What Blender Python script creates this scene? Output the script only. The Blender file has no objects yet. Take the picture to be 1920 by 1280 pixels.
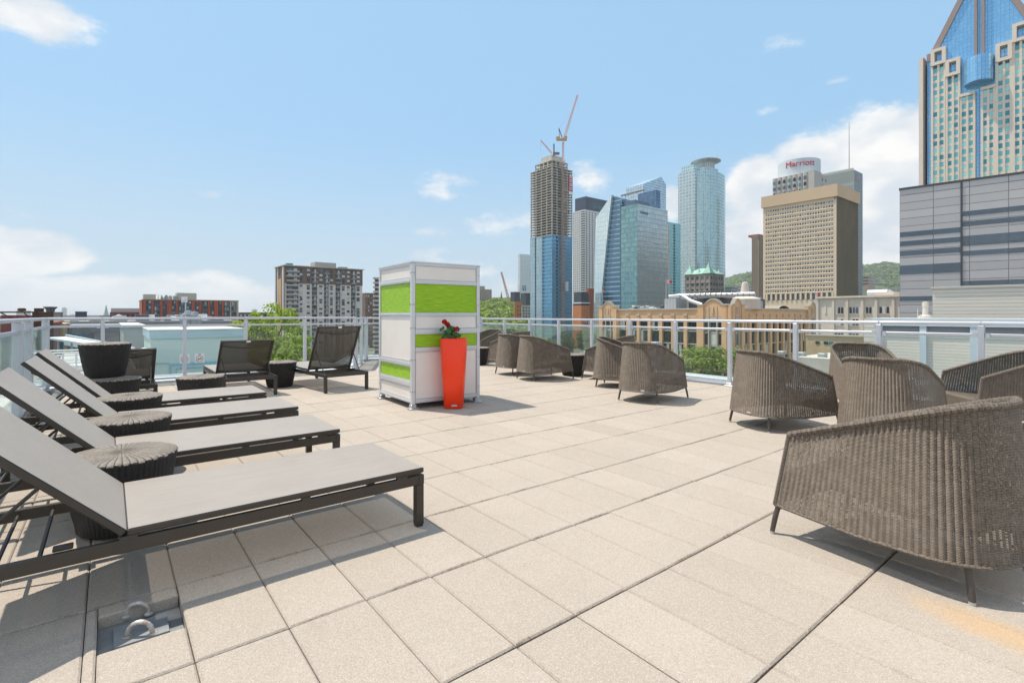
import bpy, math, random
from mathutils import Vector, Matrix
random.seed(7)
S = bpy.context.scene
R = math.radians
F, CX, HY, CH = 952.0, 960.0, 590.5, 1.186      # focal (px), principal column, horizon row, eye height
GZ = -26.0                                       # street level
G1 = R(38.4)                                     # city grid direction
# ---------------------------------------------------------------- camera
cam = bpy.data.objects.new('camera', bpy.data.cameras.new('camera'))
S.collection.objects.link(cam); S.camera = cam
cam.location = (0, 0, CH); cam.rotation_euler = (R(90), 0, 0)
cam.data.sensor_width = 36; cam.data.lens = F / 1920 * 36
cam.data.shift_y = -(640 - HY) / 1920
cam.data.clip_start = 0.05; cam.data.clip_end = 30000
# ---------------------------------------------------------------- light
SUN = Vector((-.372, .184, .91)).normalized()
sl = bpy.data.lights.new('sun', 'SUN'); sl.energy = 3.2; sl.angle = R(.55); sl.color = (1, .92, .79)
so = bpy.data.objects.new('sun', sl); S.collection.objects.link(so)
so.rotation_euler = SUN.to_track_quat('Z', 'Y').to_euler()
S.view_settings.view_transform = 'Standard'; S.view_settings.look = 'None'
S.view_settings.exposure = 0.76; S.view_settings.gamma = 1
S.cycles.max_bounces = 7; S.cycles.diffuse_bounces = 3; S.cycles.glossy_bounces = 3
S.cycles.transmission_bounces = 3; S.cycles.transparent_max_bounces = 24
S.cycles.sample_clamp_indirect = 6
# ---------------------------------------------------------------- node helper
class NT:
    def __init__(s, nt): s.nt = nt; s.n = nt.nodes; s.l = nt.links
    def add(s, typ, **kw):
        nd = s.n.new(typ)
        for k, v in kw.items():
            if k.startswith('_'): nd.inputs[int(k[1:])].default_value = v
            else: setattr(nd, k, v)
        return nd
    def lk(s, a, b, ia=0, ib=0):
        s.l.new(a.outputs[ia] if not isinstance(a, bpy.types.NodeSocket) else a, b.inputs[ib])
    def m(s, op, a, b=None, c=None, clamp=False):
        nd = s.n.new('ShaderNodeMath'); nd.operation = op; nd.use_clamp = clamp
        for i, v in enumerate((a, b, c)):
            if v is None: continue
            if isinstance(v, (int, float)): nd.inputs[i].default_value = v
            else: s.l.new(v, nd.inputs[i])
        return nd.outputs[0]
    def mix(s, fac, a, b, mode='MIX'):
        nd = s.n.new('ShaderNodeMix'); nd.data_type = 'RGBA'; nd.blend_type = mode
        for i, v in ((0, fac), (6, a), (7, b)):
            if isinstance(v, (int, float)): nd.inputs[i].default_value = v
            elif isinstance(v, tuple): nd.inputs[i].default_value = (*v[:3], 1)
            else: s.l.new(v, nd.inputs[i])
        return nd.outputs[2]
    def ramp(s, x, lo, hi):
        nd = s.n.new('ShaderNodeMapRange'); nd.interpolation_type = 'SMOOTHSTEP'
        s.l.new(x, nd.inputs[0]); nd.inputs[1].default_value = lo; nd.inputs[2].default_value = hi
        return nd.outputs[0]
    def noise(s, vec, scale, detail=3, rough=.55, out=0):
        nd = s.n.new('ShaderNodeTexNoise'); nd.inputs['Scale'].default_value = scale
        nd.inputs['Detail'].default_value = detail; nd.inputs['Roughness'].default_value = rough
        if vec is not None: s.l.new(vec, nd.inputs['Vector'])
        return nd.outputs[out]
# ---------------------------------------------------------------- world: sky and clouds by direction
W = bpy.data.worlds.new('World'); S.world = W; W.use_nodes = True
t = NT(W.node_tree); t.n.clear()
sky = t.add('ShaderNodeTexSky', sky_type='NISHITA', sun_disc=False)
sky.sun_elevation = math.asin(SUN.z); sky.sun_rotation = math.atan2(SUN.x, SUN.y)
sky.air_density = 1.0; sky.dust_density = 1.6; sky.ozone_density = 1.6; sky.altitude = 60
tc = t.add('ShaderNodeTexCoord'); sep = t.add('ShaderNodeSeparateXYZ'); t.lk(tc.outputs['Generated'], sep)
x, y, z = sep.outputs
az = t.m('ARCTAN2', x, y); el = t.m('ARCSINE', z)
def ang(px, py):
    v = Vector(((px - CX) / F, 1, (HY - py) / F)).normalized()
    return math.atan2(v.x, v.y), math.asin(v.z)
blobs = [(1660, 420, 300, 230, 1.35), (1800, 330, 260, 190, 1.2), (1440, 470, 120, 190, 1.15), (1500, 590, 520, 90, .8),
         (50, 478, 140, 46, 1.35), (0, 455, 170, 44, 1.1), (200, 562, 330, 52, 1.0), (390, 560, 230, 50, 1.05), (-300, 500, 300, 90, .9),
         (950, 425, 70, 34, .42), (1105, 345, 50, 40, .5), (850, 500, 90, 40, .5), (1240, 385, 60, 40, .6), (1560, 350, 190, 130, 1.15), (1420, 350, 80, 70, 1.0), (1100, 560, 300, 120, .55),
         (60, 30, 130, 60, .85), (1443, 84, 30, 16, .16), (1485, 84, 22, 9, .1), (400, 362, 60, 14, .6), (20, 400, 60, 16, .5),
         (870, 345, 80, 18, .12), (820, 437, 36, 10, .25), (1560, 150, 40, 12, .4), (1440, 205, 40, 14, .4)]
cov = None
for (px, py, sx, sy, k) in blobs:
    a0, e0 = ang(px, py); a1, _ = ang(px + sx, py); _, e1 = ang(px, py - sy)
    sa, se = abs(a1 - a0), abs(e1 - e0)
    da = t.m('DIVIDE', t.m('SUBTRACT', az, a0), sa); de = t.m('DIVIDE', t.m('SUBTRACT', el, e0), se)
    q = t.m('MULTIPLY', t.m('SUBTRACT', 1.0, t.m('ADD', t.m('MULTIPLY', da, da), t.m('MULTIPLY', de, de))), k)
    cov = q if cov is None else t.m('MAXIMUM', cov, q)
cov = t.m('MAXIMUM', cov, -1.2)
mp = t.add('ShaderNodeMapping'); t.lk(tc.outputs['Generated'], mp); mp.inputs['Scale'].default_value = (1, 1, 1.9)
n1 = t.noise(mp.outputs[0], 5.5, 10, .62); n2 = t.noise(mp.outputs[0], 17, 9, .66)
nn = t.m('ADD', t.m('MULTIPLY', t.m('SUBTRACT', n1, .5), 2.6), t.m('MULTIPLY', t.m('SUBTRACT', n2, .5), 1.1))
val = t.m('ADD', cov, nn)
mask = t.m('MULTIPLY', t.ramp(val, .0, .62), .95)
# added out-of-view clouds, behind and overhead, made brighter and warmer to fill the shade
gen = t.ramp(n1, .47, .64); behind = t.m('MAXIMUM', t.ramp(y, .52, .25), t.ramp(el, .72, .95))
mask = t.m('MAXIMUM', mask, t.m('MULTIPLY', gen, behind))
shade = t.noise(mp.outputs[0], 9, 5, .5)
ccol = t.mix(t.ramp(shade, .36, .62), (6.1, 6.5, 7.0), (8.7, 8.5, 8.15))
skc = t.mix(.8, sky.outputs[0], (3.15, 5.5, 7.9))
hor = t.ramp(el, .36, -.01)
skc = t.mix(t.m('MULTIPLY', hor, .88), skc, (4.9, 6.0, 6.7))
ccol = t.mix(behind, ccol, (13, 11.4, 9.9))  # unseen clouds lifted above the visible ones as added fill light
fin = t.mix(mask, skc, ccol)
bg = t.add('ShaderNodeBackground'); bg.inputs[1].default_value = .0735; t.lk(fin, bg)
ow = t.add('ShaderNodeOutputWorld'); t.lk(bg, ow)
# ---------------------------------------------------------------- geometry helpers
def P(px, py, Y): return Vector(((px - CX) / F * Y, Y, CH + (HY - py) / F * Y))
def gp(px, py, z=0.0):
    Y = (CH - z) * F / (py - HY); return Vector(((px - CX) / F * Y, Y, z))
def hd(a): return Vector((math.cos(a), math.sin(a), 0))
class MB:
    def __init__(s): s.v = []; s.f = []; s.m = []; s.uv = []; s.smooth = []
    def face(s, pts, mi=0, uv=None, sm=False):
        i = len(s.v); s.v += [tuple(p) for p in pts]; s.f.append(tuple(range(i, i + len(pts)))); s.m.append(mi); s.smooth.append(sm)
        if uv is None:
            a, b, c = Vector(pts[0]), Vector(pts[1]), Vector(pts[2])
            n = (b - a).cross(c - a); n = n.normalized() if n.length > 1e-12 else Vector((0, 0, 1))
            if abs(n.z) > .9: tu, tv = Vector((1, 0, 0)), Vector((0, 1, 0))
            else:
                tu = Vector((-n.y, n.x, 0)).normalized(); tv = n.cross(tu)
                if tv.z < 0: tv = -tv
            uv = [(Vector(p).dot(tu), Vector(p).dot(tv)) for p in pts]
        s.uv.append(uv)
    def box(s, x0, x1, y0, y1, z0, z1, mi=0, M=None, skip=''):
        c = [Vector((x, y, z)) for z in (z0, z1) for y in (y0, y1) for x in (x0, x1)]
        if M is not None: c = [M @ p for p in c]
        for k, q in (('b', (0, 2, 3, 1)), ('t', (4, 5, 7, 6)), ('f', (0, 1, 5, 4)), ('k', (2, 6, 7, 3)), ('l', (0, 4, 6, 2)), ('r', (1, 3, 7, 5))):
            if k not in skip: s.face([c[i] for i in q], mi)
    def bbox(s, x0, x1, y0, y1, z0, z1, b, mi=0, M=None):
        """box with chamfered vertical and top edges"""
        def ring(z, d): return [Vector(p) for p in ((x0 + b + d, y0 + d, z), (x1 - b - d, y0 + d, z), (x1 - d, y0 + b + d, z), (x1 - d, y1 - b - d, z), (x1 - b - d, y1 - d, z), (x0 + b + d, y1 - d, z), (x0 + d, y1 - b - d, z), (x0 + d, y0 + b + d, z))]
        rs = [ring(z0, b), ring(z0 + b, 0), ring(z1 - b, 0), ring(z1, b)]
        if M is not None: rs = [[M @ p for p in r] for r in rs]
        s.face(list(reversed(rs[0])), mi); s.face(rs[-1], mi)
        for a, c in zip(rs, rs[1:]):
            for i in range(8): j = (i + 1) % 8; s.face([a[i], a[j], c[j], c[i]], mi)
    def tube(s, pts, r, n=8, mi=0, caps=True, sm=True):
        pts = [Vector(p) for p in pts]; rs = r if isinstance(r, (list, tuple)) else [r] * len(pts)
        rings = []; up = None; L = 0; Ls = []
        for i, p in enumerate(pts):
            d = (pts[min(i + 1, len(pts) - 1)] - pts[max(i - 1, 0)]).normalized()
            if i: L += (p - pts[i - 1]).length
            Ls.append(L)
            if up is None: up = Vector((0, 0, 1)) if abs(d.z) < .9 else Vector((1, 0, 0))
            a = d.cross(up)
            if a.length < 1e-5: a = d.cross(Vector((.3, 1, .2)))
            a.normalize(); b = a.cross(d).normalized(); up = b
            rings.append([p + (a * math.cos(2 * math.pi * k / n) + b * math.sin(2 * math.pi * k / n)) * rs[i] for k in range(n)])
        for i in range(len(rings) - 1):
            for k in range(n):
                j = (k + 1) % n
                w = 2 * math.pi * rs[i] / n
                s.face([rings[i][k], rings[i][j], rings[i + 1][j], rings[i + 1][k]], mi, [(Ls[i], k * w), (Ls[i], (k + 1) * w), (Ls[i + 1], (k + 1) * w), (Ls[i + 1], k * w)], sm)
        if caps: s.face(list(reversed(rings[0])), mi); s.face(rings[-1], mi)
    def lathe(s, prof, n=32, c=(0, 0, 0), mi=0, sm=True, cap=True, sq=1):
        c = Vector(c); rr = [[c + Vector((r * math.cos(2 * math.pi * k / n), sq * r * math.sin(2 * math.pi * k / n), z)) for k in range(n)] for r, z in prof]
        L = 0
        for i in range(len(rr) - 1):
            dl = math.hypot(prof[i + 1][0] - prof[i][0], prof[i + 1][1] - prof[i][1])
            for k in range(n):
                j = (k + 1) % n; w = 2 * math.pi * max(prof[i][0], prof[i + 1][0]) / n
                s.face([rr[i][k], rr[i][j], rr[i + 1][j], rr[i + 1][k]], mi, [(k * w, L), ((k + 1) * w, L), ((k + 1) * w, L + dl), (k * w, L + dl)], sm)
            L += dl
        if cap:
            if prof[0][0] > 1e-4: s.face(list(reversed(rr[0])), mi)
            if prof[-1][0] > 1e-4: s.face(rr[-1], mi)
    def prism(s, poly, z0, z1, mi=0, M=None):
        a = [Vector((x, y, z0)) for x, y in poly]; b = [Vector((x, y, z1)) for x, y in poly]
        if M is not None: a = [M @ p for p in a]; b = [M @ p for p in b]
        s.face(list(reversed(a)), mi); s.face(b, mi)
        for i in range(len(a)): j = (i + 1) % len(a); s.face([a[i], a[j], b[j], b[i]], mi)
    def build(s, name, mats, parent=None, merge=False):
        me = bpy.data.meshes.new(name); me.from_pydata(s.v, [], s.f)
        if not isinstance(mats, (list, tuple)): mats = [mats]
        for m in mats: me.materials.append(m)
        me.polygons.foreach_set('material_index', s.m)
        me.polygons.foreach_set('use_smooth', s.smooth)
        u = me.uv_layers.new(name='UVMap')
        u.data.foreach_set('uv', [c for f in s.uv for p in f for c in p])
        if merge:
            import bmesh
            bm = bmesh.new(); bm.from_mesh(me); bmesh.ops.remove_doubles(bm, verts=bm.verts, dist=1e-4); bm.to_mesh(me); bm.free()
        me.update()
        return link(name, me, parent)
def link(name, me, parent=None):
    o = bpy.data.objects.new(name, me); S.collection.objects.link(o)
    if parent is not None: o.parent = parent
    return o
def tag(o, label=None, cat=None, group=None, kind=None):
    if label: o['label'] = label
    if cat: o['category'] = cat
    if group: o['group'] = group
    if kind: o['kind'] = kind
    return o
def thing(name, label, cat, loc=(0, 0, 0), rz=0, group=None):
    o = bpy.data.objects.new(name, None); S.collection.objects.link(o)
    o.location = loc; o.rotation_euler = (0, 0, rz); o.empty_display_size = .2
    return tag(o, label, cat, group)
KIDS = {}
def kids(o): return [c for c in bpy.data.objects if c.parent == o]
def dup(root, loc, rz, label=None, group=None, scale=None):
    def cp(o, par):
        c = o.copy(); S.collection.objects.link(c); c.parent = par
        for ch in kids_of[o.name]: cp(ch, c)
        return c
    kids_of = {}
    def walk(o):
        kids_of[o.name] = kids(o)
        for ch in kids_of[o.name]: walk(ch)
    walk(root)
    r = cp(root, None); r.location = loc; r.rotation_euler = (0, 0, rz)
    if scale: r.scale = scale
    if label: r['label'] = label
    if group: r['group'] = group
    return r
# ---------------------------------------------------------------- materials
def mat(name, col, rough=.6, metal=0, var=0, vs=2, bump=0, bs=20, col2=None, spec=.5, coord='Object', streak=0, bd=.01):
    m = bpy.data.materials.new(name); m.use_nodes = True; t = NT(m.node_tree); b = t.n['Principled BSDF']
    b.inputs['Roughness'].default_value = rough; b.inputs['Metallic'].default_value = metal
    b.inputs['Specular IOR Level'].default_value = spec; b.inputs['Base Color'].default_value = (*col, 1)
    tc = t.add('ShaderNodeTexCoord').outputs[coord]
    if var or col2:
        v = t.noise(tc, vs, 5, .6)
        c2 = col2 or tuple(c * (1 - var) for c in col)
        out = t.mix(t.ramp(v, .3, .7), col, c2)
        if streak:
            mp = t.add('ShaderNodeMapping'); t.lk(tc, mp); mp.inputs['Scale'].default_value = (1, 1, .06)
            sv = t.noise(mp.outputs[0], streak, 4, .6)
            out = t.mix(t.m('MULTIPLY', t.ramp(sv, .45, .75), .35), out, tuple(c * .55 for c in col))
        t.lk(out, b.inputs['Base Color'].node, 0, 0) if False else t.l.new(out, b.inputs['Base Color'])
    if bump:
        bn = t.add('ShaderNodeBump'); bn.inputs['Strength'].default_value = bump; bn.inputs['Distance'].default_value = bd
        t.l.new(t.noise(tc, bs, 4, .6), bn.inputs['Height']); t.l.new(bn.outputs[0], b.inputs['Normal'])
    return m
def curtain(name, glass, mull, cw, ch, ms=.12, rough=.1, var=.35, metal=.65, wob=.02, glass2=None, band=None):
    """panes and mullions laid out in metres on the wall's own UV"""
    m = bpy.data.materials.new(name); m.use_nodes = True; t = NT(m.node_tree); b = t.n['Principled BSDF']
    uv = t.add('ShaderNodeTexCoord').outputs['UV']
    br = t.add('ShaderNodeTexBrick', offset=0, squash=1); t.l.new(uv, br.inputs['Vector'])
    br.inputs['Scale'].default_value = 1; br.inputs['Mortar Size'].default_value = ms; br.inputs['Mortar Smooth'].default_value = 0
    br.inputs['Brick Width'].default_value = cw; br.inputs['Row Height'].default_value = ch
    g2 = glass2 or tuple(c * (1 - var) for c in glass)
    br.inputs['Color1'].default_value = (*glass, 1); br.inputs['Color2'].default_value = (*g2, 1); br.inputs['Mortar'].default_value = (*mull, 1)
    col = br.outputs[0]; fac = br.outputs[1]
    if band:
        sp = t.add('ShaderNodeSeparateXYZ'); t.l.new(uv, sp.inputs[0])
        fr = t.m('FRACT', t.m('DIVIDE', sp.outputs[1], ch)); k = t.m('GREATER_THAN', fr, 1 - band[0])
        col = t.mix(k, col, band[1]); fac = t.m('MAXIMUM', fac, k)
    t.l.new(col, b.inputs['Base Color'])
    t.l.new(t.m('MULTIPLY', t.m('SUBTRACT', 1, fac), metal), b.inputs['Metallic'])
    t.l.new(t.m('ADD', rough, t.m('MULTIPLY', fac, .4)), b.inputs['Roughness'])
    bn = t.add('ShaderNodeBump'); bn.inputs['Strength'].default_value = .6; bn.inputs['Distance'].default_value = wob * 3
    nz = t.noise(uv, .8, 2, .5); t.l.new(t.m('ADD', nz, t.m('MULTIPLY', fac, 1.2)), bn.inputs['Height']); t.l.new(bn.outputs[0], b.inputs['Normal'])
    return m
def leafmat(name, c1, c2, tr=.35):
    m = bpy.data.materials.new(name); m.use_nodes = True; t = NT(m.node_tree); b = t.n['Principled BSDF']
    g = t.add('ShaderNodeNewGeometry'); 
    r = t.mix(g.outputs['Random Per Island'], c1, c2)
    oc = t.add('ShaderNodeTexCoord').outputs['Object']
    r = t.mix(t.m('MULTIPLY', t.ramp(t.noise(oc, .5, 3), .35, .65), .6), r, tuple(c * .72 for c in c1))
    t.l.new(r, b.inputs['Base Color']); b.inputs['Roughness'].default_value = .6; b.inputs['Specular IOR Level'].default_value = .25
    tr_ = t.add('ShaderNodeBsdfTranslucent'); t.l.new(r, tr_.inputs[0])
    mx = t.add('ShaderNodeMixShader'); mx.inputs[0].default_value = tr
    t.l.new(b.outputs[0], mx.inputs[1]); t.l.new(tr_.outputs[0], mx.inputs[2]); t.l.new(mx.outputs[0], t.n['Material Output'].inputs[0])
    return m
def wickermat(name, c1, c2, hole=.5, period=.0065, rib=.03, gap=.42):
    m = bpy.data.materials.new(name); m.use_nodes = True; t = NT(m.node_tree); b = t.n['Principled BSDF']
    uv = t.add('ShaderNodeTexCoord').outputs['UV']; sp = t.add('ShaderNodeSeparateXYZ'); t.l.new(uv, sp.inputs[0])
    u, v = sp.outputs[0], sp.outputs[1]
    cell = t.m('DIVIDE', u, rib); odd = t.m('MODULO', t.m('FLOOR', cell), 2)
    wv = t.m('ADD', t.m('DIVIDE', v, period), t.m('MULTIPLY', odd, .5))
    wob = t.m('MULTIPLY', t.noise(uv, 35, 2), .6)
    h = t.m('ABSOLUTE', t.m('SINE', t.m('MULTIPLY', t.m('ADD', wv, wob), math.pi)))
    ru = t.m('ABSOLUTE', t.m('SINE', t.m('MULTIPLY', cell, math.pi)))
    nz = t.noise(uv, 14, 4, .65); nf = t.noise(uv, 260, 2, .6)
    col = t.mix(t.m('MULTIPLY', t.ramp(nz, .3, .72), .55), c1, c2)
    wn = t.add('ShaderNodeTexWhiteNoise', noise_dimensions='2D')
    cv = t.add('ShaderNodeCombineXYZ'); t.l.new(t.m('FLOOR', cell), cv.inputs[0]); t.l.new(t.m('FLOOR', wv), cv.inputs[1]); t.l.new(cv.outputs[0], wn.inputs['Vector'])
    col = t.mix(t.m('MULTIPLY', wn.outputs[0], .45), col, tuple(c * .5 for c in c1))
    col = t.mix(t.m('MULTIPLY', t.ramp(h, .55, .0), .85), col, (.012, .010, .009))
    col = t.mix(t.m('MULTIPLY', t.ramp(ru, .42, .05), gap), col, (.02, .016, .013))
    t.l.new(col, b.inputs['Base Color']); b.inputs['Roughness'].default_value = .5; b.inputs['Specular IOR Level'].default_value = .4
    bn = t.add('ShaderNodeBump'); bn.inputs['Strength'].default_value = 1; bn.inputs['Distance'].default_value = .004
    t.l.new(t.m('ADD', h, t.m('MULTIPLY', nf, .3)), bn.inputs['Height']); t.l.new(bn.outputs[0], b.inputs['Normal'])
    if hole > 0:
        # real gaps between strands where the rib dips
        a = t.m('MULTIPLY', t.m('LESS_THAN', h, hole), t.m('LESS_THAN', ru, .62))
        sparse = t.m('GREATER_THAN', t.m('ADD', t.m('MULTIPLY', wn.outputs[0], .5), nz), .62)
        a = t.m('MULTIPLY', a, sparse)
        tr = t.add('ShaderNodeBsdfTransparent'); mx = t.add('ShaderNodeMixShader'); t.l.new(a, mx.inputs[0])
        t.l.new(b.outputs[0], mx.inputs[1]); t.l.new(tr.outputs[0], mx.inputs[2]); t.l.new(mx.outputs[0], t.n['Material Output'].inputs[0])
    return m
def glassmat(name, tint, refl=.9, dirt=.0):
    m = bpy.data.materials.new(name); m.use_nodes = True; t = NT(m.node_tree); t.n.remove(t.n['Principled BSDF'])
    tr = t.add('ShaderNodeBsdfTransparent'); tr.inputs[0].default_value = (*tint, 1)
    gl = t.add('ShaderNodeBsdfGlossy'); gl.inputs['Roughness'].default_value = .02; gl.inputs[0].default_value = (.95, 1, .98, 1)
    fr = t.add('ShaderNodeFresnel'); fr.inputs[0].default_value = 1.5
    mx = t.add('ShaderNodeMixShader'); t.l.new(t.m('MULTIPLY', fr.outputs[0], refl), mx.inputs[0])
    t.l.new(tr.outputs[0], mx.inputs[1]); t.l.new(gl.outputs[0], mx.inputs[2]); out = mx.outputs[0]
    if dirt:
        df = t.add('ShaderNodeBsdfDiffuse'); df.inputs[0].default_value = (.8, .85, .85, 1)
        m2 = t.add('ShaderNodeMixShader'); nz = t.noise(t.add('ShaderNodeTexCoord').outputs['Object'], 3, 4)
        t.l.new(t.m('MULTIPLY', nz, dirt), m2.inputs[0]); t.l.new(out, m2.inputs[1]); t.l.new(df.outputs[0], m2.inputs[2]); out = m2.outputs[0]
    t.l.new(out, t.n['Material Output'].inputs[0])
    return m
# ================================================================ the terrace
U = .305; TX0, TY0, TA, TYAW = -1.7532, 4.2974, 2.0278, .66968
def tw(u, v):
    X = (u - TX0) * U; Y = -(v - TY0) * TA * U; c, s = math.cos(TYAW), math.sin(TYAW)
    return Vector((X * c - Y * s, X * s + Y * c, 0))
def wt(p):
    c, s = math.cos(TYAW), math.sin(TYAW); X = p[0] * c + p[1] * s; Y = -p[0] * s + p[1] * c
    return X / U + TX0, TY0 - Y / (TA * U)
C_A, C_B, C_C, C_D = (-7.3, 7.95), (-3.43, 11.05), (-3.85, 13.4), (-.86, 14.22)
DL = hd(R(-51.6)); DR = Vector((.613, -.790, 0)); FR0 = Vector((3.63, 8.46, 0))
C_E = tuple((FR0 + DR * 8.2)[:2]); C_F = tuple((Vector((*C_A, 0)) + DL * 17)[:2])
deck = [C_A, C_B, C_C, C_D, C_E, (C_E[0] + 4.6, C_E[1] - 9), C_F]
def inside(x, y, poly):
    r = False
    for i in range(len(poly)):
        (x1, y1), (x2, y2) = poly[i - 1], poly[i]
        if (y1 > y) != (y2 > y) and x < (x2 - x1) * (y - y1) / (y2 - y1) + x1: r = not r
    return r
# paving material: exposed aggregate slabs
m = bpy.data.materials.new('paver'); m.use_nodes = True; t = NT(m.node_tree); b = t.n['Principled BSDF']
oc = t.add('ShaderNodeTexCoord').outputs['Object']
at_ = t.add('ShaderNodeAttribute', attribute_name='tone'); tone = at_.outputs['Fac']
vo = t.add('ShaderNodeTexVoronoi'); vo.inputs['Scale'].default_value = 340; t.l.new(oc, vo.inputs['Vector'])
vs_ = t.add('ShaderNodeSeparateXYZ'); t.l.new(vo.outputs['Color'], vs_.inputs[0]); st = vs_.outputs[0]
big = t.noise(oc, 1.3, 5, .6); mid = t.noise(oc, 9, 4, .6); fine = t.noise(oc, 420, 2, .6)
base = t.mix(tone, (.38, .325, .278), (.465, .402, .348))
base = t.mix(t.m('MULTIPLY', t.ramp(big, .35, .7), .35), base, (.345, .295, .245))
base = t.mix(t.m('MULTIPLY', t.ramp(mid, .5, .75), .25), base, (.34, .285, .235))
base = t.mix(t.m('MULTIPLY', t.ramp(st, .72, .95), .38), base, (.70, .66, .60))
base = t.mix(t.m('MULTIPLY', t.ramp(st, .3, .05), .5), base, (.26, .22, .185))
base = t.mix(t.m('MULTIPLY', t.ramp(fine, .4, .62), .3), base, (.34, .29, .24))
# crumbled, dirty edges along the long joints between rows of slabs
sp0 = t.add('ShaderNodeSeparateXYZ'); t.l.new(oc, sp0.inputs[0])
vv = t.m('DIVIDE', t.m('SUBTRACT', t.m('MULTIPLY', sp0.outputs[1], math.cos(TYAW)), t.m('MULTIPLY', sp0.outputs[0], math.sin(TYAW))), TA * U)
vv = t.m('SUBTRACT', TY0, vv); dj = t.m('ABSOLUTE', t.m('SUBTRACT', t.m('FRACT', t.m('ADD', vv, .5)), .5))
ch_ = t.noise(oc, 5, 3, .6); cf = t.noise(oc, 70, 3, .7)
wch = t.m('ADD', t.m('MULTIPLY', t.ramp(ch_, .48, .68), .022), .007)
chip = t.m('MULTIPLY', t.m('LESS_THAN', dj, t.m('MULTIPLY', wch, t.m('ADD', cf, .35))), t.ramp(cf, .42, .6))
base = t.mix(t.m('MULTIPLY', chip, .6), base, (.12, .095, .07))
dirt = t.m('MULTIPLY', t.ramp(dj, .05, .0), t.ramp(ch_, .40, .7)); base = t.mix(t.m('MULTIPLY', dirt, .35), base, (.27, .22, .165))
spots = t.noise(oc, 28, 2, .5); base = t.mix(t.m('MULTIPLY', t.ramp(spots, .72, .8), .35), base, (.22, .19, .15))
# rust-coloured stain on the slabs by the near armchair
sp = t.add('ShaderNodeSeparateXYZ'); t.l.new(oc, sp.inputs[0])
c0 = gp(1900, 1195); dx = t.m('SUBTRACT', sp.outputs[0], c0.x); dy = t.m('SUBTRACT', sp.outputs[1], c0.y)
ca, sa = math.cos(R(-58)), math.sin(R(-58))
ea = t.m('DIVIDE', t.m('ADD', t.m('MULTIPLY', dx, ca), t.m('MULTIPLY', dy, sa)), .34); eb = t.m('DIVIDE', t.m('SUBTRACT', t.m('MULTIPLY', dy, ca), t.m('MULTIPLY', dx, sa)), .11)
d2 = t.m('ADD', t.m('MULTIPLY', ea, ea), t.m('MULTIPLY', eb, eb))
sm_ = t.ramp(t.m('ADD', d2, t.m('MULTIPLY', t.m('SUBTRACT', mid, .5), 1.2)), 1.5, -.3)
base = t.mix(t.m('MULTIPLY', sm_, .42), base, (.60, .34, .10))
t.l.new(base, b.inputs['Base Color']); b.inputs['Roughness'].default_value = .85; b.inputs['Specular IOR Level'].default_value = .3
bn = t.add('ShaderNodeBump'); bn.inputs['Strength'].default_value = .9; bn.inputs['Distance'].default_value = .0018
t.l.new(t.m('ADD', t.m('ADD', vo.outputs[0], t.m('MULTIPLY', fine, .8)), t.m('MULTIPLY', mid, .6)), bn.inputs['Height']); t.l.new(bn.outputs[0], b.inputs['Normal'])
M_PAVER = m
M_BED = mat('paver_bed', (.15, .12, .095), .95)
mb = MB(); tones = []
hole_px = [(186, 1150.6), (342, 1119), (343.8, 1178), (178, 1221)]
hc = [wt(gp(*p)) for p in hole_px]
hu0, hu1 = (hc[0][0] + hc[3][0]) / 2, (hc[1][0] + hc[2][0]) / 2; hv0, hv1 = (hc[0][1] + hc[1][1]) / 2, (hc[2][1] + hc[3][1]) / 2
rg = random.Random(3)
def slab(u0, u1, v0, v1, tone, near):
    g1, g0 = .0032, .0014                     # joint half widths
    z = rg.uniform(-.0022, .0012)
    a = [(u0 + g0 / U, v0 + g1 / U / TA), (u1 - g0 / U, v0 + g1 / U / TA), (u1 - g0 / U, v1 - g1 / U / TA), (u0 + g0 / U, v1 - g1 / U / TA)]
    n0 = len(mb.f); T = [tw(*q) for q in a]; cc = sum(T, Vector()) / 4; b = .007
    tx = (T[1] - T[0]).normalized(); ty = (T[3] - T[0]).normalized(); dz = [rg.uniform(-.0012, .0012) for _ in T]
    I = [T[0] + (tx + ty) * b, T[1] + (ty - tx) * b, T[2] - (tx + ty) * b, T[3] + (tx - ty) * b]
    top = [p + Vector((0, 0, z + d)) for p, d in zip(I, dz)]; rim = [p + Vector((0, 0, z + d - .006)) for p, d in zip(T, dz)]; bot = [p + Vector((0, 0, -.05)) for p in T]
    q = top
    nrm = (q[1] - q[0]).cross(q[3] - q[0]).z
    for A, B, C, D in [(*top,)] + [(rim[i], rim[(i + 1) % 4], top[(i + 1) % 4], top[i]) for i in range(4)] + [(bot[i], bot[(i + 1) % 4], rim[(i + 1) % 4], rim[i]) for i in range(4)]:
        f = [A, B, C, D]
        mb.face(f if nrm > 0 else f[::-1])
    tones.extend([tone] * (len(mb.f) - n0))
for iu in range(-34, 48):
    for iv in range(-24, 14):
        c = tw(iu + .5, iv + .5)
        if not inside(c.x, c.y, deck): continue
        tn = min(1, max(0, rg.gauss(.55, .15)))
        if iu == -2 and iv == 0:
            for q in ((iu, hu0, iv, iv + 1), (hu1, iu + 1, iv, iv + 1), (hu0, hu1, iv, hv0), (hu0, hu1, hv1, iv + 1)):
                if q[1] - q[0] > .02 and q[3] - q[2] > .02: slab(*q, tn, True)
            continue
        slab(iu, iu + 1, iv, iv + 1, tn, True)
dk = mb.build('deck', [M_PAVER]); tag(dk, kind='structure')
at = dk.data.attributes.new('tone', 'FLOAT', 'FACE'); at.data.foreach_set('value', tones)
mb = MB(); poly = deck
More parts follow.
